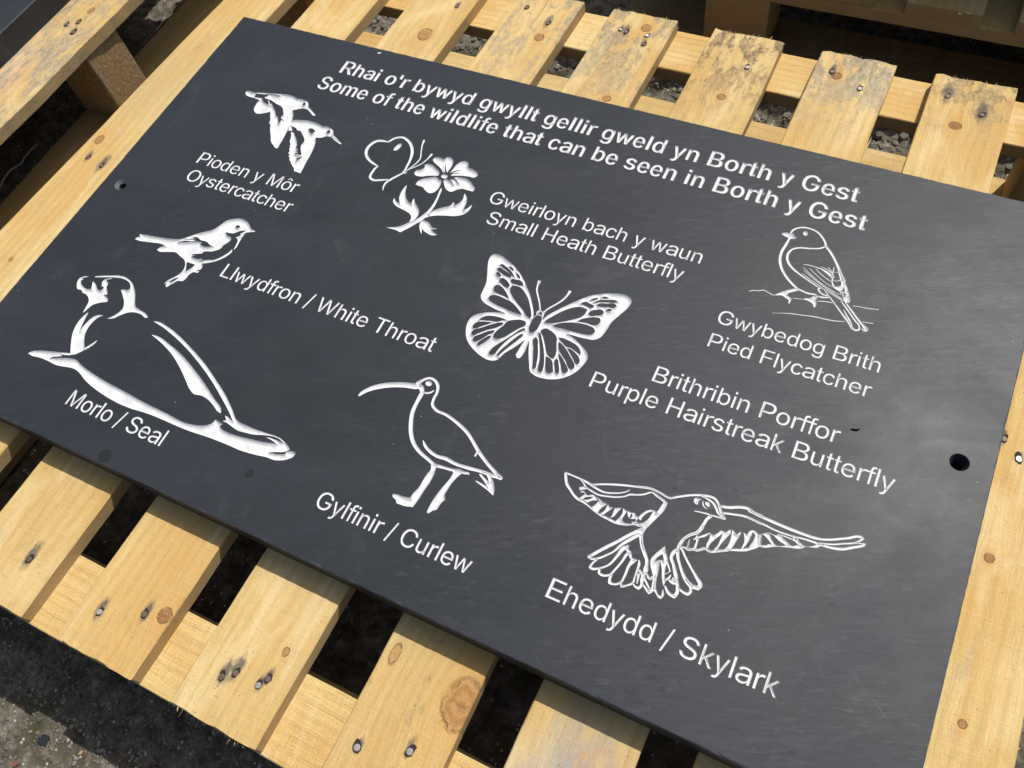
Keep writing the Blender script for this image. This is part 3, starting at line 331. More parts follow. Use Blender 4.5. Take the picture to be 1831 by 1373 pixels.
 ('engraved_skylark','white line engraving of a skylark in flight',['S6673 -4394 21 6722 -4396 15 6807 -4399 15 6868 -4405 20 6926 -4416 22 6984 -4429 20 7056 -4434 17 7128 -4413 14 7196 -4381 12 7240 -4347 10 7255 -4324 4','S6922 -4414 17 7007 -4373 19 7108 -4334 19 7210 -4301 19 7314 -4273 18 7418 -4248 18 7487 -4250 15 7559 -4263 15 7611 -4266 16','S6810 -4401 8 6854 -4427 11 6888 -4451 13 6941 -4466 15 7015 -4476 16 7101 -4458 15 7177 -4433 14 7238 -4399 13 7271 -4368 19 7321 -4350 15 7388 -4316 15 7440 -4276 13 7491 -4292 15 7578 -4313 22 7573 -4361 32 7562 -4420 32 7534 -4492 38 7509 -4557 37 7496 -4610 32 7492 -4642 28 7501 -4685 23 7527 -4745 23 7548 -4778 21','S6668 -4403 23 6690 -4445 25 6723 -4494 28 6767 -4526 22 6811 -4558 22 6861 -4581 24 6911 -4588 20 6977 -4606 13 7058 -4633 14 7121 -4646 20 7179 -4649 22 7240 -4656 22 7345 -4638 15 7411 -4607 13 7455 -4604 14 7497 -4556 18','F6834 -4476 6857 -4462 6898 -4447 6915 -4458 6887 -4476 6868 -4487 6857 -4501 6884 -4496 6927 -4516 6977 -4495 7017 -4506 7066 -4513 7072 -4542 7059 -4608 7046 -4632 7011 -4604 6930 -4577 6876 -4574 6884 -4552 6902 -4526 6910 -4517 6886 -4508 6859 -4519 6868 -4500 6842 -4495','H6912 -4569 6914 -4552 6944 -4528 6984 -4511 6970 -4535 6935 -4562','H6954 -4585 6979 -4556 7019 -4533 7042 -4526 7030 -4565 7009 -4599 6985 -4597','H7007 -4510 7039 -4518 7051 -4532 7022 -4519','F7068 -4518 7123 -4526 7092 -4576 7072 -4639 7042 -4628 7041 -4591 7052 -4550','F7128 -4524 7158 -4542 7186 -4533 7154 -4587 7120 -4643 7094 -4636 7122 -4594 7127 -4549','F7198 -4534 7251 -4509 7234 -4559 7212 -4617 7177 -4643 7197 -4623 7199 -4586','F7262 -4508 7307 -4516 7298 -4562 7295 -4606 7318 -4626 7365 -4618 7346 -4641 7243 -4664 7252 -4630 7267 -4599 7275 -4554','F7310 -4515 7343 -4519 7372 -4507 7398 -4532 7415 -4531 7436 -4485 7461 -4448 7498 -4426 7523 -4419 7552 -4437 7519 -4511 7504 -4559 7455 -4604 7427 -4604 7389 -4608 7373 -4596 7407 -4582 7399 -4555 7369 -4571 7347 -4572 7318 -4542','H7347 -4523 7345 -4567 7361 -4566 7361 -4536','H7511 -4433 7470 -4471 7446 -4524 7442 -4556 7420 -4544 7409 -4566 7437 -4587 7472 -4561 7498 -4514','S7487 -4619 37 7411 -4703 28 7327 -4813 28 7241 -4918 28 7160 -5026 27','S7160 -5026 18 7179 -5033 21 7239 -5006 17 7289 -4957 16 7332 -4905 16 7378 -4812 24 7427 -4743 30 7482 -4672 30','S7484 -4644 37 7506 -4703 32 7535 -4758 30 7583 -4817 30 7621 -4867 27 7632 -4902 27 7639 -4938 45 7647 -4974 29','S7231 -5019 16 7209 -5072 18 7202 -5108 20 7225 -5110 22 7283 -5080 18 7338 -5029 16 7376 -4933 22 7402 -4842 36 7428 -4810 24','S7285 -5085 18 7291 -5122 21 7322 -5128 21 7380 -5100 17 7406 -5039 17 7433 -4949 19 7448 -4876 24 7463 -4849 24','S7395 -5090 17 7395 -5136 24 7406 -5163 27 7438 -5162 18 7486 -5128 18 7499 -5051 20 7500 -4959 24 7517 -4906 42','S7426 -4805 18 7432 -4836 24 7472 -4865 24 7486 -4892 20 7538 -4896 18','S7494 -5131 18 7509 -5154 20 7543 -5129 15 7582 -5086 18 7579 -5030 13 7577 -4978 18 7571 -4915 21 7560 -4887 12','S7580 -5088 12 7609 -5107 15 7642 -5112 26 7655 -5081 21 7641 -5029 29 7633 -4993 26 7591 -4966 21','S7601 -5000 24 7616 -5078 8','S7668 -5068 15 7702 -5092 20 7734 -5110 29 7750 -5071 29 7743 -5023 29 7732 -4976 29','S7638 -4991 24 7671 -5028 18 7724 -5076 12','S7665 -4973 15 7687 -4996 20 7704 -5001 20 7712 -4972 16','F7646 -4843 7664 -4783 7692 -4724 7713 -4685 7741 -4730 7771 -4776 7807 -4833 7835 -4873 7797 -4922 7824 -4975 7822 -5020 7854 -5089 7842 -5121 7824 -5121 7774 -5086 7744 -5074 7739 -5012 7691 -4935 7661 -4889','H7684 -4843 7685 -4820 7720 -4758 7752 -4811 7736 -4808 7715 -4817','H7722 -4824 7742 -4913 7753 -4993 7772 -5049 7821 -5097 7835 -5094 7818 -5009 7789 -4958 7755 -4875','H7782 -4824 7824 -4878 7797 -4912 7784 -4862','S7836 -5008 17 7883 -5051 25 7935 -5060 29 7943 -5018 29 7926 -4962 27 7882 -4885 33 7837 -4813 26 7794 -4747 27 7799 -4711 33 7821 -4669 30','S7817 -4965 17 7844 -4914 14 7845 -4901 8','S7856 -4948 26 7881 -4950 35 7901 -4954 35 7869 -4916 12','S7821 -4669 30 7842 -4726 26 7885 -4793 21 7931 -4851 27 7984 -4898 35 8028 -4918 40 8088 -4917 34 8095 -4888 37 8048 -4839 26 7978 -4779 18 7905 -4712 18 7838 -4648 18 7823 -4641 24','S7940 -4975 20 7983 -4995 21 8026 -4998 25 8040 -4976 23 8008 -4914 21 7984 -4898 23','S7820 -4649 30 7827 -4586 20 7852 -4535 20 7893 -4490 21 7917 -4473 27 7944 -4408 30','S7830 -4645 12 7870 -4634 16 7903 -4640 19 7945 -4619 18 7969 -4618 19 8027 -4574 17 8054 -4582 20 8073 -4581 18','S7894 -4631 20 7880 -4550 6','S7447 -4274 14 7587 -4317 26 7577 -4388 36 7543 -4475 41 7509 -4562 41 7496 -4607 35 7491 -4648 33','S7303 -4273 18 7418 -4245 19 7514 -4253 18 7598 -4265 19 7659 -4229 18 7759 -4170 20 7839 -4137 20 7900 -4121 21 7954 -4122 21 8003 -4161 20 8039 -4213 23 8091 -4263 21','S7847 -4144 8 7910 -4151 17 7957 -4167 20 7992 -4199 20 8022 -4233 20 8092 -4265 17 8012 -4273 14 7920 -4281 13 7835 -4295 9','S8010 -4172 23 8084 -4154 26 8187 -4110 26 8225 -4101 26 8312 -4117 25 8366 -4120 24','S8045 -4223 19 8129 -4201 20 8239 -4177 20 8376 -4187 19','S7975 -4286 27 7957 -4320 26 7944 -4384 26 7916 -4473 29 7881 -4508 17 7842 -4563 16 7823 -4642 25','F7814 -4171 7845 -4171 7861 -4175 7839 -4190 7838 -4211 7846 -4231 7817 -4230 7797 -4211 7796 -4188','F7888 -4183 7905 -4173 7929 -4179 7940 -4201 7932 -4215 7906 -4209','S7869 -4181 6 7881 -4213 12 7902 -4231 9 7927 -4235 5','S7910 -4540 6 7931 -4515 20 7927 -4488 9 7940 -4508 14 7986 -4470 20 8019 -4430 7','S7940 -4508 20 7946 -4557 15 7948 -4613 23','S7883 -4629 17 7899 -4641 19 7923 -4624 17 7950 -4619 19 7987 -4606 17 8033 -4571 17 8061 -4584 19 8132 -4553 23 8206 -4515 17','F8022 -4431 8050 -4435 8080 -4403 8099 -4373 8123 -4372 8107 -4411 8074 -4470 8052 -4524 8050 -4570 8032 -4577 8025 -4530 8031 -4482','F8115 -4366 8139 -4369 8167 -4331 8177 -4362 8157 -4422 8133 -4489 8125 -4550 8093 -4558 8112 -4511 8117 -4458 8117 -4407','F8178 -4329 8206 -4343 8222 -4356 8255 -4316 8254 -4348 8239 -4425 8222 -4496 8158 -4545 8186 -4492 8193 -4426 8186 -4371','F8269 -4313 8305 -4327 8323 -4277 8355 -4267 8389 -4284 8407 -4283 8437 -4378 8404 -4402 8380 -4434 8208 -4521 8228 -4496 8298 -4463 8303 -4391 8288 -4347','H8342 -4282 8366 -4301 8379 -4359 8371 -4407 8312 -4454 8332 -4392 8339 -4325','S8256 -4115 24 8376 -4127 25 8494 -4135 26 8609 -4140 26 8722 -4140 25 8811 -4137 24 8874 -4126 19 8934 -4103 19 9054 -4039 19 9165 -3986 24 9177 -3990 17 9153 -4022 14 9127 -4049 12 9041 -4095 14 8965 -4134 13 8868 -4163 13','S8277 -4178 18 8394 -4184 17 8513 -4197 15 8625 -4194 15 8734 -4180 15 8821 -4174 17 8865 -4173 22 8952 -4168 20 9044 -4144 24 9123 -4094 22 9192 -4046 19 9208 -4026 9 9118 -4056 8','F8361 -4269 8391 -4281 8420 -4266 8443 -4247 8467 -4233 8492 -4238 8520 -4239 8542 -4217 8567 -4225 8606 -4241 8642 -4250 8725 -4246 8826 -4209 8865 -4173 8888 -4176 8868 -4203 8769 -4243 8747 -4265 8657 -4297 8545 -4336 8477 -4374 8426 -4390 8405 -4415 8363 -4445 8356 -4423 8368 -4355 8369 -4304','H8419 -4270 8448 -4282 8520 -4328 8493 -4333 8476 -4353 8438 -4366 8425 -4318','H8470 -4241 8512 -4249 8559 -4273 8626 -4289 8593 -4309 8551 -4321 8509 -4295','S8542 -4217 8 8611 -4219 11 8679 -4222 13 8752 -4241 13','H8582 -4238 8659 -4230 8724 -4240 8661 -4274 8627 -4257','S8650 -4183 8 8676 -4211 22 8727 -4233 20 8757 -4239 17','F8657 -4187 8690 -4192 8712 -4220 8750 -4235 8730 -4244 8681 -4227',]),
]
AD = {' ': 278, "'": 191, '/': 278, 'B': 667, 'C': 722, 'E': 667, 'F': 611, 'G': 778, 'H': 722, 'L': 556, 'M': 833, 'O': 778, 'P': 667, 'R': 722, 'S': 667, 'T': 611, 'W': 944, 'a': 556, 'b': 556, 'c': 500, 'd': 556, 'e': 556, 'f': 278, 'g': 556, 'h': 556, 'i': 222, 'k': 500, 'l': 222, 'n': 556, 'm': 833, 'o': 556, 'ô': 556, 'p': 556, 'r': 333, 's': 500, 't': 278, 'u': 556, 'w': 722, 'y': 500}
ADB = {' ': 278, "'": 238, 'B': 722, 'G': 778, 'R': 722, 'S': 667, 'a': 556, 'b': 611, 'c': 556, 'd': 611, 'e': 556, 'f': 333, 'g': 611, 'h': 611, 'i': 278, 'l': 278, 'm': 889, 'n': 611, 'o': 611, 'r': 389, 's': 556, 't': 333, 'w': 778, 'y': 556}
BB = {'a': (36, 514), 'b': (67, 520), 'c': (39, 491), 'd': (34, 488), 'e': (37, 515), 'f': (9, 313), 'g': (33, 491), 'h': (66, 487), 'i': (66, 154), 'k': (67, 497), 'l': (64, 152), 'm': (66, 768), 'n': (66, 487), 'o': (33, 521), 'ô': (33, 521), 'p': (66, 519), 'r': (65, 346), 's': (31, 461), 't': (17, 271), 'u': (64, 485), 'w': (3, 715), 'y': (16, 487), "'": (50, 140), '/': (0, 278), 'B': (73, 625), 'C': (50, 680), 'E': (79, 617), 'F': (82, 567), 'G': (55, 713), 'H': (80, 642), 'L': (73, 521), 'M': (74, 757), 'O': (48, 737), 'P': (77, 623), 'R': (79, 705), 'S': (45, 617), 'T': (23, 587), 'W': (12, 925)}
BBB = {'R': (73, 724), 'h': (66, 544), 'a': (35, 528), 'i': (72, 209), 'o': (39, 572), "'": (48, 188), 'r': (65, 410), 'b': (62, 566), 'y': (12, 547), 'w': (6, 772), 'd': (41, 545), 'g': (39, 547), 'l': (72, 210), 't': (14, 327), 'e': (31, 517), 'n': (66, 542), 'B': (73, 668), 'G': (46, 711), 'S': (37, 611), 'm': (60, 825), 'f': (12, 357), 'c': (41, 531), 's': (24, 513)}
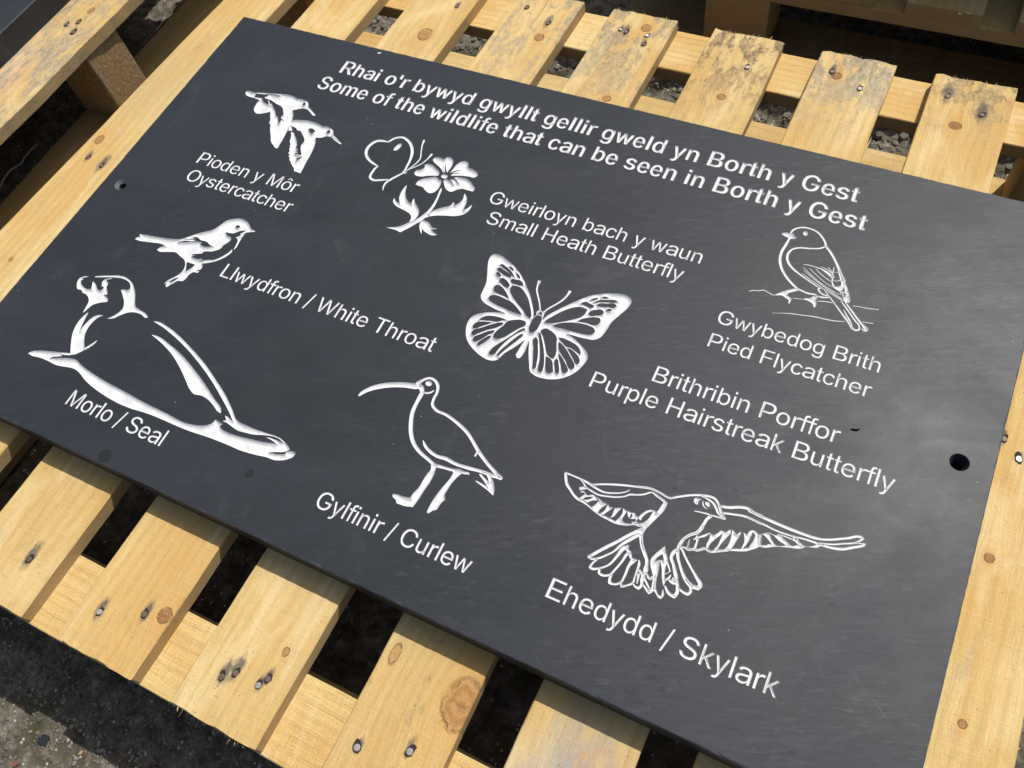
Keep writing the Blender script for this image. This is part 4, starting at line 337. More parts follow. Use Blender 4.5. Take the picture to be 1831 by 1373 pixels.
GL = {"'":[[[[110,447],[99,716],[191,716],[181,447]],1]],"/":[[[[330,749],[100,-108],[20,-108],[251,749]],1]],"B":[[[[85,0],[85,716],[339,716],[386,713],[427,704],[463,690],[493,671],[517,649],[536,622],[549,592],[557,560],[560,526],[558,497],[553,472],[544,450],[532,432],[518,416],[501,402],[483,391],[463,382],[443,375],[443,369],[466,365],[488,357],[511,345],[532,329],[550,310],[566,286],[578,258],[586,227],[588,192],[585,157],[577,124],[563,94],[543,67],[517,44],[485,25],[446,11],[400,3],[347,0]],1],[[[175,80],[344,80],[395,84],[435,94],[464,112],[484,135],[496,162],[500,192],[498,216],[492,238],[482,259],[468,277],[451,293],[430,307],[406,317],[379,323],[349,325],[175,325]],0],[[[175,402],[335,402],[360,403],[384,408],[405,417],[425,428],[441,442],[455,459],[465,479],[471,500],[473,524],[469,554],[458,580],[440,603],[414,621],[380,632],[338,636],[175,636]],0]],"C":[[[[376,-10],[340,-8],[305,-2],[272,6],[241,19],[211,35],[184,54],[159,77],[136,102],[116,131],[98,162],[83,196],[72,233],[63,272],[58,313],[57,357],[58,402],[63,443],[72,482],[83,519],[98,553],[116,585],[136,613],[159,639],[184,661],[211,680],[241,697],[272,709],[305,718],[340,724],[376,725],[412,724],[446,718],[479,710],[510,697],[539,682],[566,663],[590,641],[611,616],[630,589],[645,558],[657,525],[665,490],[575,490],[568,514],[559,535],[548,555],[535,573],[520,589],[503,603],[484,614],[465,624],[444,632],[422,637],[399,640],[376,641],[334,638],[294,627],[258,608],[226,583],[198,551],[176,512],[159,467],[149,415],[146,357],[149,300],[159,249],[176,203],[199,165],[226,133],[259,107],[295,89],[334,78],[376,74],[399,76],[422,79],[444,84],[465,92],[484,102],[503,113],[520,127],[535,143],[548,161],[559,181],[568,202],[575,226],[665,226],[657,191],[646,158],[630,128],[612,100],[590,75],[566,53],[539,34],[510,19],[479,6],[446,-2],[412,-8]],1]],"E":[[[[85,0],[85,716],[524,716],[524,636],[175,636],[175,402],[500,402],[500,322],[175,322],[175,80],[528,80],[528,0]],1]],"F":[[[[85,0],[85,716],[519,716],[519,636],[175,636],[175,392],[487,392],[487,311],[175,311],[175,0]],1]],"G":[[[[378,-10],[341,-8],[305,-2],[272,7],[240,19],[210,35],[183,55],[157,77],[135,103],[115,131],[97,163],[83,197],[71,233],[63,272],[58,314],[57,357],[58,402],[63,443],[71,482],[83,519],[97,553],[115,585],[135,613],[157,639],[182,661],[209,680],[239,697],[270,709],[303,718],[337,724],[373,725],[410,723],[445,718],[479,709],[511,696],[540,680],[567,660],[592,638],[613,613],[632,586],[647,556],[659,524],[667,490],[574,490],[566,513],[556,534],[545,553],[532,571],[517,587],[501,601],[483,613],[464,623],[444,631],[422,637],[398,640],[373,641],[332,638],[294,627],[258,608],[226,583],[198,551],[176,512],[159,467],[149,415],[146,357],[149,300],[159,249],[176,204],[199,165],[227,133],[259,108],[296,89],[335,78],[378,74],[417,77],[452,86],[485,100],[514,120],[538,144],[557,173],[572,207],[581,244],[584,285],[611,280],[398,280],[398,360],[673,360],[673,281],[668,225],[656,174],[634,128],[606,87],[571,54],[530,26],[484,6],[433,-6]],1]],"H":[[[[85,0],[85,716],[175,716],[175,406],[552,406],[552,716],[643,716],[643,0],[552,0],[552,326],[175,326],[175,0]],1]],"L":[[[[85,0],[85,716],[175,716],[175,80],[508,80],[508,0]],1]],"M":[[[[85,0],[85,716],[213,716],[390,263],[404,224],[421,172],[438,118],[453,69],[432,69],[447,116],[464,171],[481,223],[496,263],[670,716],[799,716],[799,0],[710,0],[710,409],[710,460],[711,519],[712,581],[713,643],[722,643],[700,576],[678,510],[658,453],[641,409],[481,0],[403,0],[240,409],[224,452],[204,508],[182,574],[158,643],[167,643],[169,585],[170,523],[171,462],[171,409],[171,0]],1]],"O":[[[[376,-10],[340,-8],[305,-2],[272,6],[241,19],[212,35],[184,54],[159,77],[136,102],[116,131],[98,162],[83,196],[72,233],[63,272],[58,313],[57,357],[58,402],[63,443],[72,482],[83,519],[98,553],[116,585],[136,613],[159,639],[184,661],[212,680],[241,697],[272,709],[305,718],[340,724],[376,725],[412,724],[446,718],[479,709],[510,697],[540,680],[567,661],[592,639],[615,613],[635,585],[653,553],[667,519],[679,482],[687,443],[692,402],[694,357],[692,313],[687,272],[679,233],[667,196],[653,162],[635,131],[615,102],[592,77],[567,54],[540,35],[510,19],[479,6],[446,-2],[412,-8]],1],[[[376,74],[417,78],[456,89],[492,107],[524,132],[552,164],[575,203],[592,248],[602,300],[605,357],[602,416],[592,468],[575,513],[552,552],[524,584],[492,609],[456,627],[417,638],[376,641],[334,638],[295,627],[259,609],[227,583],[199,551],[176,513],[159,467],[149,415],[146,357],[149,300],[159,248],[176,203],[199,164],[227,132],[259,107],[295,89],[334,78]],0]],"P":[[[[85,0],[85,716],[331,716],[383,712],[428,702],[468,686],[501,663],[528,636],[548,605],[563,569],[572,530],[575,489],[572,448],[563,409],[548,373],[528,341],[501,314],[468,292],[428,275],[383,265],[331,261],[154,261],[154,341],[327,341],[362,343],[392,350],[418,360],[439,375],[456,392],[469,413],[478,436],[483,462],[485,489],[483,516],[478,542],[469,565],[456,585],[439,603],[418,617],[392,628],[362,634],[327,636],[175,636],[175,0]],1]],"R":[[[[85,0],[85,716],[332,716],[384,713],[429,703],[469,687],[502,666],[528,640],[549,609],[564,575],[573,537],[576,495],[573,454],[564,416],[549,382],[528,352],[501,326],[468,306],[429,290],[384,281],[332,278],[135,278],[135,359],[329,359],[363,361],[393,366],[419,375],[440,388],[457,404],[470,423],[479,444],[484,469],[486,495],[484,523],[479,547],[470,569],[457,589],[440,605],[419,618],[393,628],[363,634],[328,636],[175,636],[175,0]],1],[[[497,0],[324,322],[426,322],[602,0]],1]],"S":[[[[315,-12],[265,-10],[220,-1],[179,13],[144,32],[114,56],[90,85],[72,117],[60,153],[54,192],[147,192],[151,166],[160,143],[174,123],[191,107],[211,93],[234,83],[260,75],[286,71],[315,69],[346,71],[375,76],[402,85],[426,97],[447,111],[464,129],[476,149],[484,172],[486,196],[484,217],[478,236],[467,252],[453,265],[436,277],[416,288],[344,313],[258,337],[204,355],[158,379],[121,407],[94,440],[78,479],[73,524],[77,563],[87,598],[105,630],[130,658],[159,681],[194,700],[232,714],[274,723],[319,725],[365,723],[407,714],[445,700],[478,681],[507,658],[531,631],[548,601],[559,568],[564,532],[475,532],[467,565],[450,593],[425,615],[394,632],[357,642],[317,645],[287,643],[260,638],[235,630],[214,619],[196,605],[181,588],[170,570],[164,550],[162,528],[164,506],[172,486],[184,469],[200,455],[218,443],[238,434],[299,413],[372,393],[438,371],[461,361],[483,348],[505,334],[524,318],[541,299],[555,278],[566,254],[572,226],[575,195],[571,157],[561,122],[544,89],[520,60],[491,35],[455,15],[413,0],[367,-9]],1]],"T":[[[[45,636],[45,716],[587,716],[587,636],[361,636],[361,0],[271,0],[271,636]],1]],"W":[[[[218,0],[23,716],[116,716],[230,276],[247,205],[263,132],[277,56],[266,56],[281,132],[297,205],[315,276],[431,716],[534,716],[649,276],[667,205],[684,132],[699,56],[687,56],[702,132],[718,205],[735,276],[849,716],[942,716],[746,0],[641,0],[517,454],[494,551],[473,668],[492,668],[471,555],[447,454],[324,0]],1]],"a":[[[[225,-12],[192,-10],[162,-4],[133,7],[107,22],[85,40],[67,63],[54,89],[45,119],[43,152],[45,181],[51,205],[61,226],[74,244],[90,259],[109,272],[130,282],[152,290],[176,296],[251,309],[329,319],[347,322],[362,326],[373,330],[381,337],[386,347],[388,358],[388,361],[386,382],[382,401],[375,417],[365,432],[353,443],[337,453],[319,460],[299,464],[275,465],[251,464],[229,460],[210,453],[193,445],[178,435],[165,423],[155,411],[147,398],[141,385],[58,410],[72,440],[89,466],[110,487],[134,504],[160,518],[187,528],[216,535],[244,539],[273,541],[336,534],[359,528],[381,519],[402,507],[422,492],[439,473],[453,451],[465,423],[471,391],[474,354],[474,0],[389,0],[389,73],[383,73],[355,35],[340,22],[323,11],[303,1],[280,-6],[254,-11]],1],[[[240,64],[270,66],[297,72],[321,83],[341,96],[357,113],[371,131],[380,151],[386,172],[388,194],[388,267],[365,256],[325,247],[282,241],[247,236],[189,223],[172,216],[158,207],[146,196],[136,183],[131,167],[129,147],[131,130],[136,115],[143,102],[154,90],[167,81],[183,73],[200,68],[219,65]],0]],"b":[[[[323,-12],[292,-10],[265,-4],[243,5],[223,17],[207,30],[194,44],[166,83],[158,83],[158,0],[74,0],[74,716],[160,716],[160,449],[166,449],[193,486],[206,500],[222,513],[241,524],[264,534],[291,539],[322,541],[365,537],[404,526],[440,507],[472,482],[499,450],[520,412],[536,368],[546,319],[549,266],[546,212],[536,163],[520,119],[499,81],[472,48],[441,23],[405,4],[366,-8]],1],[[[310,66],[341,69],[369,78],[393,92],[414,112],[431,136],[444,164],[454,196],[460,230],[462,267],[460,303],[454,336],[445,367],[431,395],[414,419],[394,438],[369,453],[341,461],[310,464],[279,461],[251,453],[227,439],[206,420],[189,397],[176,370],[166,339],[160,304],[159,267],[160,228],[166,194],[176,162],[190,134],[207,110],[227,91],[252,77],[279,69]],0]],"c":[[[[292,-12],[245,-8],[203,4],[164,23],[130,49],[102,81],[79,120],[62,163],[51,211],[48,264],[51,317],[62,366],[79,410],[102,448],[130,480],[164,506],[203,526],[245,537],[292,541],[317,540],[342,536],[366,531],[388,523],[409,513],[429,501],[447,487],[464,471],[478,453],[491,433],[501,412],[509,390],[426,368],[409,407],[380,437],[341,457],[292,464],[258,461],[229,452],[204,436],[183,416],[166,392],[153,363],[143,332],[137,299],[135,264],[137,229],[143,196],[153,165],[166,137],[183,113],[204,93],[229,77],[258,68],[292,65],[341,73],[381,93],[410,125],[428,165],[511,144],[503,121],[493,99],[480,79],[466,61],[449,45],[431,30],[411,18],[390,7],[367,-1],[343,-7],[318,-10]],1]],"d":[[[[275,-12],[232,-8],[193,4],[157,23],[125,48],[99,81],[77,119],[61,163],[51,212],[48,266],[51,319],[61,368],[77,412],[99,450],[126,482],[157,507],[193,526],[232,537],[275,541],[306,539],[333,534],[356,524],[375,513],[391,500],[404,486],[431,449],[437,449],[437,716],[523,716],[523,0],[440,0],[440,83],[431,83],[404,44],[390,30],[374,17],[355,5],[332,-4],[306,-10]],1],[[[288,66],[318,69],[346,77],[370,91],[391,110],[408,134],[421,162],[431,194],[437,228],[439,267],[437,304],[431,339],[422,370],[408,397],[391,420],[371,439],[346,453],[319,461],[288,464],[256,461],[228,453],[203,438],[183,419],[166,395],[153,367],[143,336],[137,303],[135,267],[137,230],[143,196],[153,164],[166,136],[183,112],[204,92],[229,78],[256,69]],0]],"e":[[[[298,-12],[249,-8],[204,4],[165,23],[130,49],[101,81],[78,119],[61,163],[51,211],[48,263],[51,315],[61,364],[78,408],[100,446],[128,479],[162,506],[200,525],[242,537],[289,541],[318,539],[346,534],[374,526],[401,515],[426,499],[449,480],[470,456],[488,429],[502,397],[513,360],[520,319],[522,273],[522,238],[105,238],[105,311],[476,311],[436,284],[434,318],[428,349],[419,378],[406,403],[389,424],[369,441],[346,454],[319,462],[289,465],[258,462],[230,454],[206,441],[185,424],[167,403],[153,379],[143,353],[137,326],[135,297],[135,250],[137,212],[144,179],[155,149],[171,124],[190,103],[213,86],[238,74],[267,67],[299,65],[320,66],[339,69],[357,74],[373,82],[388,91],[402,102],[413,116],[423,131],[430,148],[514,128],[504,101],[489,77],[471,55],[450,36],[425,20],[398,6],[367,-4],[334,-10]],1]],"f":[[[[321,534],[321,460],[9,460],[9,534]],1],[[[113,0],[113,607],[116,636],[123,661],[135,684],[150,702],[169,718],[190,730],[214,739],[238,744],[264,746],[313,741],[342,733],[320,659],[302,664],[274,667],[250,665],[231,658],[217,647],[207,632],[201,612],[199,589],[199,0]],1]],"g":[[[[291,-212],[253,-210],[219,-205],[188,-196],[161,-185],[137,-171],[116,-155],[98,-137],[83,-118],[71,-98],[143,-57],[171,-93],[184,-105],[199,-115],[217,-124],[238,-131],[263,-135],[291,-137],[332,-133],[367,-123],[397,-106],[420,-81],[434,-48],[438,-8],[438,96],[431,96],[403,58],[390,45],[374,33],[355,22],[332,14],[305,8],[274,7],[233,10],[194,20],[159,37],[127,61],[100,91],[78,127],[61,169],[51,216],[48,269],[51,322],[61,370],[77,413],[99,450],[126,482],[158,507],[194,526],[233,537],[276,541],[307,539],[334,534],[357,525],[376,513],[392,500],[405,487],[433,449],[440,449],[440,534],[524,534],[524,-12],[521,-56],[510,-94],[493,-126],[470,-153],[442,-175],[409,-191],[372,-203],[333,-210]],1],[[[288,83],[319,86],[347,93],[371,106],[391,123],[409,144],[422,170],[432,200],[438,234],[440,271],[438,307],[432,341],[422,371],[409,398],[392,421],[371,439],[347,453],[319,461],[288,464],[257,461],[229,453],[204,438],[183,419],[166,396],[153,369],[143,339],[137,306],[135,271],[137,235],[143,202],[153,172],[167,146],[184,124],[205,107],[229,94],[257,86]],0]],"h":[[[[160,319],[160,0],[74,0],[74,716],[160,716],[160,404],[144,404],[163,449],[186,484],[214,509],[246,527],[281,537],[320,541],[355,538],[386,531],[415,519],[441,501],[462,479],[479,451],[492,419],[500,381],[502,338],[502,0],[416,0],[416,331],[413,370],[402,402],[384,428],[360,448],[330,459],[295,463],[271,461],[248,456],[226,447],[207,434],[191,417],[178,398],[168,375],[162,348]],1]],"i":[[[[74,0],[74,534],[160,534],[160,0]],1],[[[118,623],[102,625],[88,630],[76,640],[66,651],[60,665],[58,680],[60,695],[66,708],[76,720],[88,730],[102,735],[118,737],[134,735],[148,730],[160,720],[170,708],[176,695],[178,680],[176,665],[170,651],[160,640],[148,630],[134,625]],1]],"k":[[[[155,192],[155,298],[170,298],[400,534],[507,534],[259,281],[249,281]],1],[[[74,0],[74,716],[160,716],[160,0]],1],[[[414,0],[208,261],[269,322],[524,0]],1]],"l":[[[[196,-3],[158,0],[128,11],[104,28],[87,52],[77,83],[74,119],[74,716],[160,716],[160,139],[161,117],[164,100],[169,88],[177,80],[189,75],[206,73],[226,74],[239,76],[254,4],[227,-1]],1]],"m":[[[[74,0],[74,534],[158,534],[158,416],[151,416],[160,442],[172,466],[186,487],[203,504],[222,518],[242,529],[264,537],[286,542],[308,543],[345,539],[377,527],[404,508],[426,481],[442,450],[452,415],[440,415],[448,440],[459,462],[474,483],[492,501],[513,515],[536,527],[560,536],[587,542],[614,543],[645,541],[673,534],[699,523],[723,507],[744,487],[761,462],[773,432],[781,398],[783,359],[783,0],[697,0],[697,357],[694,392],[683,420],[665,440],[642,454],[617,462],[589,465],[566,463],[545,458],[526,450],[510,439],[497,425],[486,408],[478,390],[473,370],[472,348],[472,0],[386,0],[386,366],[382,393],[372,417],[356,438],[334,453],[309,462],[281,465],[260,463],[241,458],[222,450],[204,439],[190,425],[177,407],[168,386],[162,362],[160,335],[160,0]],1]],"n":[[[[160,319],[160,0],[74,0],[74,534],[157,534],[158,404],[144,404],[163,449],[186,484],[214,509],[246,527],[281,537],[320,541],[355,538],[386,531],[415,519],[440,501],[462,479],[479,451],[492,419],[500,381],[502,338],[502,0],[416,0],[416,331],[413,370],[402,402],[384,428],[360,448],[330,459],[295,463],[271,461],[248,456],[226,447],[207,434],[191,417],[178,398],[168,375],[162,348]],1]],"o":[[[[292,-12],[245,-8],[203,4],[164,23],[130,49],[102,81],[79,120],[62,163],[51,211],[48,264],[51,317],[62,366],[79,410],[102,448],[130,480],[164,506],[203,526],[245,537],[292,541],[339,537],[381,526],[420,506],[454,480],[483,448],[506,410],[523,366],[533,317],[536,264],[533,211],[523,163],[506,120],[483,81],[454,49],[420,23],[381,4],[339,-8]],1],[[[292,65],[325,68],[355,77],[380,93],[401,113],[419,137],[432,165],[442,196],[447,229],[449,264],[447,299],[442,332],[432,363],[419,392],[401,416],[380,436],[355,452],[325,461],[292,464],[258,461],[229,452],[204,436],[183,416],[166,392],[153,363],[143,332],[137,299],[135,264],[137,229],[143,196],[153,165],[166,137],[183,113],[204,93],[229,77],[258,68]],0]],"\u00f4":[[[[292,-12],[245,-8],[203,4],[164,23],[130,49],[102,81],[79,120],[62,163],[51,211],[48,264],[51,317],[62,366],[79,410],[102,448],[130,480],[164,506],[203,526],[245,537],[292,541],[339,537],[381,526],[420,506],[454,480],[483,448],[506,410],[523,366],[533,317],[536,264],[533,211],[523,163],[506,120],[483,81],[454,49],[420,23],[381,4],[339,-8]],1],[[[292,65],[325,68],[355,77],[380,93],[401,113],[419,137],[432,165],[442,196],[447,229],[449,264],[447,299],[442,332],[432,363],[419,392],[401,416],[380,436],[355,452],[325,461],[292,464],[258,461],[229,452],[204,436],[183,416],[166,392],[153,363],[143,332],[137,299],[135,264],[137,229],[143,196],[153,165],[166,137],[183,113],[204,93],[229,77],[258,68]],0],[[[222,612],[138,612],[138,616],[251,745],[332,745],[446,616],[446,612],[360,612],[292,697]],1]],"p":[[[[74,-201],[74,534],[158,534],[158,449],[166,449],[193,486],[206,500],[222,513],[241,524],[264,534],[291,539],[322,541],[365,537],[404,526],[440,507],[472,482],[499,450],[520,412],[536,368],[546,319],[549,266],[546,212],[536,163],[520,119],[499,81],[472,48],[441,23],[405,4],[366,-8],[323,-12],[292,-10],[265,-4],[243,5],[224,17],[207,30],[194,44],[166,83],[160,83],[160,-201]],1],[[[310,66],[341,69],[369,78],[393,92],[414,112],[431,136],[444,164],[454,196],[460,230],[462,267],[460,303],[454,336],[445,367],[431,395],[414,419],[394,438],[369,453],[341,461],[310,464],[279,461],[251,453],[227,439],[206,420],[189,397],[176,370],[166,339],[160,304],[159,267],[160,228],[166,194],[176,162],[190,134],[207,110],[227,91],[252,77],[279,69]],0]],"r":[[[[74,0],[74,534],[157,534],[157,452],[162,452],[175,477],[192,498],[214,517],[241,530],[269,539],[300,541],[323,541],[343,540],[343,453],[324,456],[291,458],[267,457],[245,451],[224,443],[205,431],[190,416],[177,399],[168,379],[162,357],[160,333],[160,0]],1]],"s":[[[[256,-12],[221,-10],[188,-4],[158,5],[131,17],[107,34],[87,53],[70,76],[58,103],[50,133],[132,150],[142,123],[156,101],[175,85],[198,73],[225,66],[255,64],[290,67],[319,74],[344,88],[362,105],[373,124],[377,145],[375,162],[368,178],[357,191],[342,202],[322,211],[298,218],[210,239],[166,253],[130,271],[102,293],[82,319],[70,350],[66,385],[69,415],[77,442],[92,466],[111,488],[134,506],[162,521],[193,532],[227,539],[263,541],[298,539],[329,533],[357,524],[382,511],[403,496],[421,477],[435,456],[447,433],[456,408],[377,390],[369,410],[357,428],[341,444],[321,457],[295,465],[264,468],[234,465],[207,458],[184,446],[167,430],[156,411],[153,390],[155,372],[162,356],[174,342],[191,331],[214,322],[242,314],[323,294],[367,281],[403,263],[431,241],[450,215],[462,185],[466,150],[463,120],[454,92],[440,66],[420,44],[395,25],[366,9],[332,-2],[296,-9]],1]],"u":[[[[257,-7],[222,-5],[190,3],[162,15],[136,33],[115,55],[97,83],[84,115],[77,153],[74,196],[74,534],[160,534],[160,203],[164,164],[174,132],[193,105],[217,86],[247,74],[281,71],[306,72],[329,78],[350,87],[369,100],[385,116],[399,136],[409,159],[415,186],[416,215],[416,534],[502,534],[502,0],[419,0],[419,129],[432,129],[413,84],[390,49],[362,24],[330,7],[295,-4]],1]],"w":[[[[194,0],[32,534],[122,534],[188,301],[216,192],[246,58],[232,58],[261,190],[290,301],[355,534],[445,534],[509,301],[537,191],[566,58],[551,58],[581,190],[610,301],[675,534],[766,534],[604,0],[518,0],[449,242],[428,317],[409,394],[389,475],[409,475],[389,395],[369,316],[349,242],[280,0]],1]],"y":[[[[67,-195],[86,-121],[100,-123],[117,-126],[132,-126],[146,-125],[159,-121],[172,-114],[183,-104],[194,-90],[203,-72],[212,-50],[229,-2],[24,534],[119,534],[232,218],[263,122],[289,29],[258,29],[285,122],[315,218],[429,534],[523,534],[287,-82],[276,-108],[263,-131],[248,-151],[232,-167],[215,-181],[196,-191],[175,-198],[153,-203],[129,-204],[91,-201]],1]]}
TEXT = [
 ('engraved_lettering',"white engraved lettering reading Rhai o'r bywyd gwyllt gellir gweld yn Borth y Gest","Rhai o'r bywyd gwyllt gellir gweld yn Borth y Gest",185.8,-53.6,29.8,0.9034,1,0.073),
 ('engraved_lettering','white engraved lettering reading Some of the wildlife that can be seen in Borth y Gest','Some of the wildlife that can be seen in Borth y Gest',171.8,-86.3,29.8,0.897,1,0.037),
 ('engraved_lettering','white engraved lettering reading Pioden y Môr','Pioden y Môr',95.7,-242.6,24.6,1.0098,0,0.077),
 ('engraved_lettering','white engraved lettering reading Oystercatcher','Oystercatcher',98.8,-270.0,24.6,0.9878,0,0.048),
 ('engraved_lettering','white engraved lettering reading Gweirloyn bach y waun','Gweirloyn bach y waun',458.9,-180.2,24.2,0.9736,0,0.055),
 ('engraved_lettering','white engraved lettering reading Small Heath Butterfly','Small Heath Butterfly',469.0,-206.9,24.2,0.9752,0,0.045),
 ('engraved_lettering','white engraved lettering reading Llwydfron / White Throat','Llwydfron / White Throat',224.2,-372.5,24.8,1,0,0.073),
 ('engraved_lettering','white engraved lettering reading Gwybedog Brith','Gwybedog Brith',737.5,-240.8,22.3,0.9771,0,0.055),
 ('engraved_lettering','white engraved lettering reading Pied Flycatcher','Pied Flycatcher',738.1,-268.9,22.3,0.9892,0,0.077),
 ('engraved_lettering','white engraved lettering reading Brithribin Porffor','Brithribin Porffor',703.2,-323.2,24.3,0.9905,0,0.073),
 ('engraved_lettering','white engraved lettering reading Purple Hairstreak Butterfly','Purple Hairstreak Butterfly',650.8,-350.3,24.4,0.9848,0,0.077),
 ('engraved_lettering','white engraved lettering reading Morlo / Seal','Morlo / Seal',162.0,-566.3,24.9,0.9739,0,0.074),
 ('engraved_lettering','white engraved lettering reading Gylfinir / Curlew','Gylfinir / Curlew',466.6,-558.4,23.6,0.9674,0,0.055),
 ('engraved_lettering','white engraved lettering reading Ehedydd / Skylark','Ehedydd / Skylark',695.6,-548.5,24.5,1,0,0.079),
]


def smooth(P, closed=True, step=1.3, wid=False):
    n = len(P); P = [tuple(p) for p in P]
    if n < 3: return P
    def g(i): return P[i % n] if closed else P[max(0,min(n-1,i))]
    tin, tout = [], []
    for i in range(n):
        a,b,c = g(i-1),g(i),g(i+1)
        u = (b[0]-a[0],b[1]-a[1]); v = (c[0]-b[0],c[1]-b[1]); lu = math.hypot(*u) or 1e-9; lv = math.hypot(*v) or 1e-9
        u = (u[0]/lu,u[1]/lu); v = (v[0]/lv,v[1]/lv)
        cosa = u[0]*v[0]+u[1]*v[1]
        if not closed and i in (0,n-1): cosa = -1
        if cosa < 0.5:
            tin.append(u if (closed or i>0) else v); tout.append(v if (closed or i<n-1) else u)
        else:
            w1,w2 = 1/lu,1/lv; t = (u[0]*w1+v[0]*w2, u[1]*w1+v[1]*w2); lt = math.hypot(*t) or 1; t = (t[0]/lt,t[1]/lt)
            tin.append(t); tout.append(t)
    out = []
    for i in range(n if closed else n-1):
        p0,p1 = g(i),g(i+1); L = math.hypot(p1[0]-p0[0],p1[1]-p0[1]); m = max(1,min(10,int(math.ceil(L/step))))
        a,b = tout[i], tin[(i+1)%n]
        for j in range(m):
            t = j/m; h00=2*t**3-3*t*t+1; h10=t**3-2*t*t+t; h01=-2*t**3+3*t*t; h11=t**3-t*t
            q = [h00*p0[0]+h10*a[0]*L+h01*p1[0]+h11*b[0]*L, h00*p0[1]+h10*a[1]*L+h01*p1[1]+h11*b[1]*L]
            if wid: q.append(p0[2]*(1-t)+p1[2]*t)
            out.append(tuple(q))
    if not closed: out.append(P[-1])
    return out
def stroke_poly(P):
    Q = smooth(P, False, 1.3, True) if len(P) > 2 else P
    n = len(Q); Lh, Rh = [], []
    for i in range(n):
        a = Q[max(0,i-1)]; b = Q[min(n-1,i+1)]; d = (b[0]-a[0],b[1]-a[1]); l = math.hypot(*d) or 1e-9
        nx,ny = -d[1]/l, d[0]/l; w = Q[i][2]*0.5
        Lh.append((Q[i][0]+nx*w,Q[i][1]+ny*w)); Rh.append((Q[i][0]-nx*w,Q[i][1]-ny*w))
    def cap(c, p):
        w = c[2]*0.5; a0 = math.atan2(p[1]-c[1],p[0]-c[0])
        if w < 0.35: return []
        return [(c[0]+w*math.cos(a0-math.pi*t),c[1]+w*math.sin(a0-math.pi*t)) for t in (0.25,0.5,0.75)]
    return Lh + cap(Q[-1],Lh[-1]) + Rh[::-1] + cap(Q[0],Rh[0])

pieces = []      # (piece name, label, [ (fill?, polygon in mm) ... ])
for nm, lab, ops in ART:
    L = []
    for s in ops:
        k, d = s[0], [int(x)/10 for x in s[1:].split()]
        if k in 'FH': P = smooth([(d[i],d[i+1]) for i in range(0,len(d),2)])
        else: P = stroke_poly([(d[i],d[i+1],d[i+2]) for i in range(0,len(d),3)])
        L.append((k in 'FS', P))
    pieces.append((nm,lab,L))
UC = set('BCEFGHLMOPRSTW')
XH = 533.0; ASC = 737.0
def glyph(ch, bold):
    if ch == 't':
        P = ([(215,519),(309,519),(309,409),(215,409),(215,200),(219,130),(245,106),(302,119),(314,13),(225,-12),(150,0),(98,32),(78,95),(77,200),(77,409),(14,409),(14,519),(77,519),(77,622),(215,702)] if bold else
             [(171,519),(258,519),(258,449),(171,449),(171,130),(180,90),(205,76),(258,79),(271,1),(203,-7),(140,5),(98,38),(84,80),(83,150),(83,449),(17,449),(17,519),(83,519),(83,647),(171,700)])
        return [(P,1)]
    if ch in 'li':
        x0,x1 = (BBB if bold else BB)[ch]
        if ch == 'l': return [([(x0,0),(x1,0),(x1,716),(x0,716)],1)]
        g0 = 589 if bold else 615
        return [([(x0,0),(x1,0),(x1,519),(x0,519)],1),([(x0,g0),(x1,g0),(x1,716),(x0,716)],1)]
    cs = []
    for P,f in GL[ch]:
        A = sum(P[i][0]*P[(i+1)%len(P)][1]-P[(i+1)%len(P)][0]*P[i][1] for i in range(len(P)))
        Q = []
        n = len(P); d = 21.0 if bold else 0.0
        for i,(x,y) in enumerate(P):
            if bold:
                a,b = P[i-1],P[(i+1)%n]
                u = (x-a[0],y-a[1]); v = (b[0]-x,b[1]-y); lu = math.hypot(*u) or 1; lv = math.hypot(*v) or 1
                nx,ny = (u[1]/lu+v[1]/lv),-(u[0]/lu+v[0]/lv); l = math.hypot(nx,ny) or 1; nx/=l; ny/=l
                c = max(0.6,(nx*u[1]-ny*u[0])/lu)
                sgn = (1 if A>0 else -1)*(1 if f else -1)
                x += sgn*nx*d/c; y += sgn*ny*d*0.35/c
            if ch in UC: y *= 716/716.0
            elif y > 0: y = y*519/XH if y < XH else 519+(y-XH)*(716-519)/(ASC-XH)
            Q.append((x,y))
        cs.append((Q,f))
    xs = [p[0] for q,_ in cs for p in q]; x0,x1 = min(xs),max(xs); t0,t1 = (BBB if bold else BB)[ch]
    return [([((x-x0)/(x1-x0)*(t1-t0)+t0,y) for x,y in q],f) for q,f in cs]
def layout(text, x0, y0, em, sx, bold, lsb):
    L = []; pen = x0 - lsb*em*sx
    for ch in text:
        if ch != ' ':
            for q,f in glyph(ch,bold): L.append((f==1,[(pen+x*mm*em*sx, y0+y*mm*em) for x,y in q]))
        pen += (ADB if bold else AD)[ch]*mm*em*sx
    return L
for nm,lab,text,x,y,em,sx,bold,lsb in TEXT:
    pieces.append((nm,lab,layout(text,x,y,em,sx,bold,lsb)))

# ---- constrained triangulation of the whole slate face
SW, SH = 1000.0, 605.0
HOLES = [(26.2,-303.2,8.2,4.6),(972.3,-302.4,8.2,4.7)]
PITS = [[(881.2, -305.8), (883.3, -304.1), (886.3, -303.5), (889.6, -301.5), (889.6, -302.6), (888.0, -305.0), (885.8, -306.3), (883.3, -306.3)],
        [(216.6,-8.2),(218.2,-6.0),(221.0,-5.6),(221.4,-7.4),(219.2,-9.0)]]
rs = random.Random(5)
rim = []
def edge_pts(a,b,n):
    for i in range(n):
        t = i/n; rim.append((a[0]+(b[0]-a[0])*t, a[1]+(b[1]-a[1])*t))
inn = 0.9
edge_pts((inn,-inn),(SW-inn,-inn),190); edge_pts((SW-inn,-inn),(SW-inn,-SH+inn),115)
edge_pts((SW-inn,-SH+inn),(inn,-SH+inn),190); edge_pts((inn,-SH+inn),(inn,-inn),115)
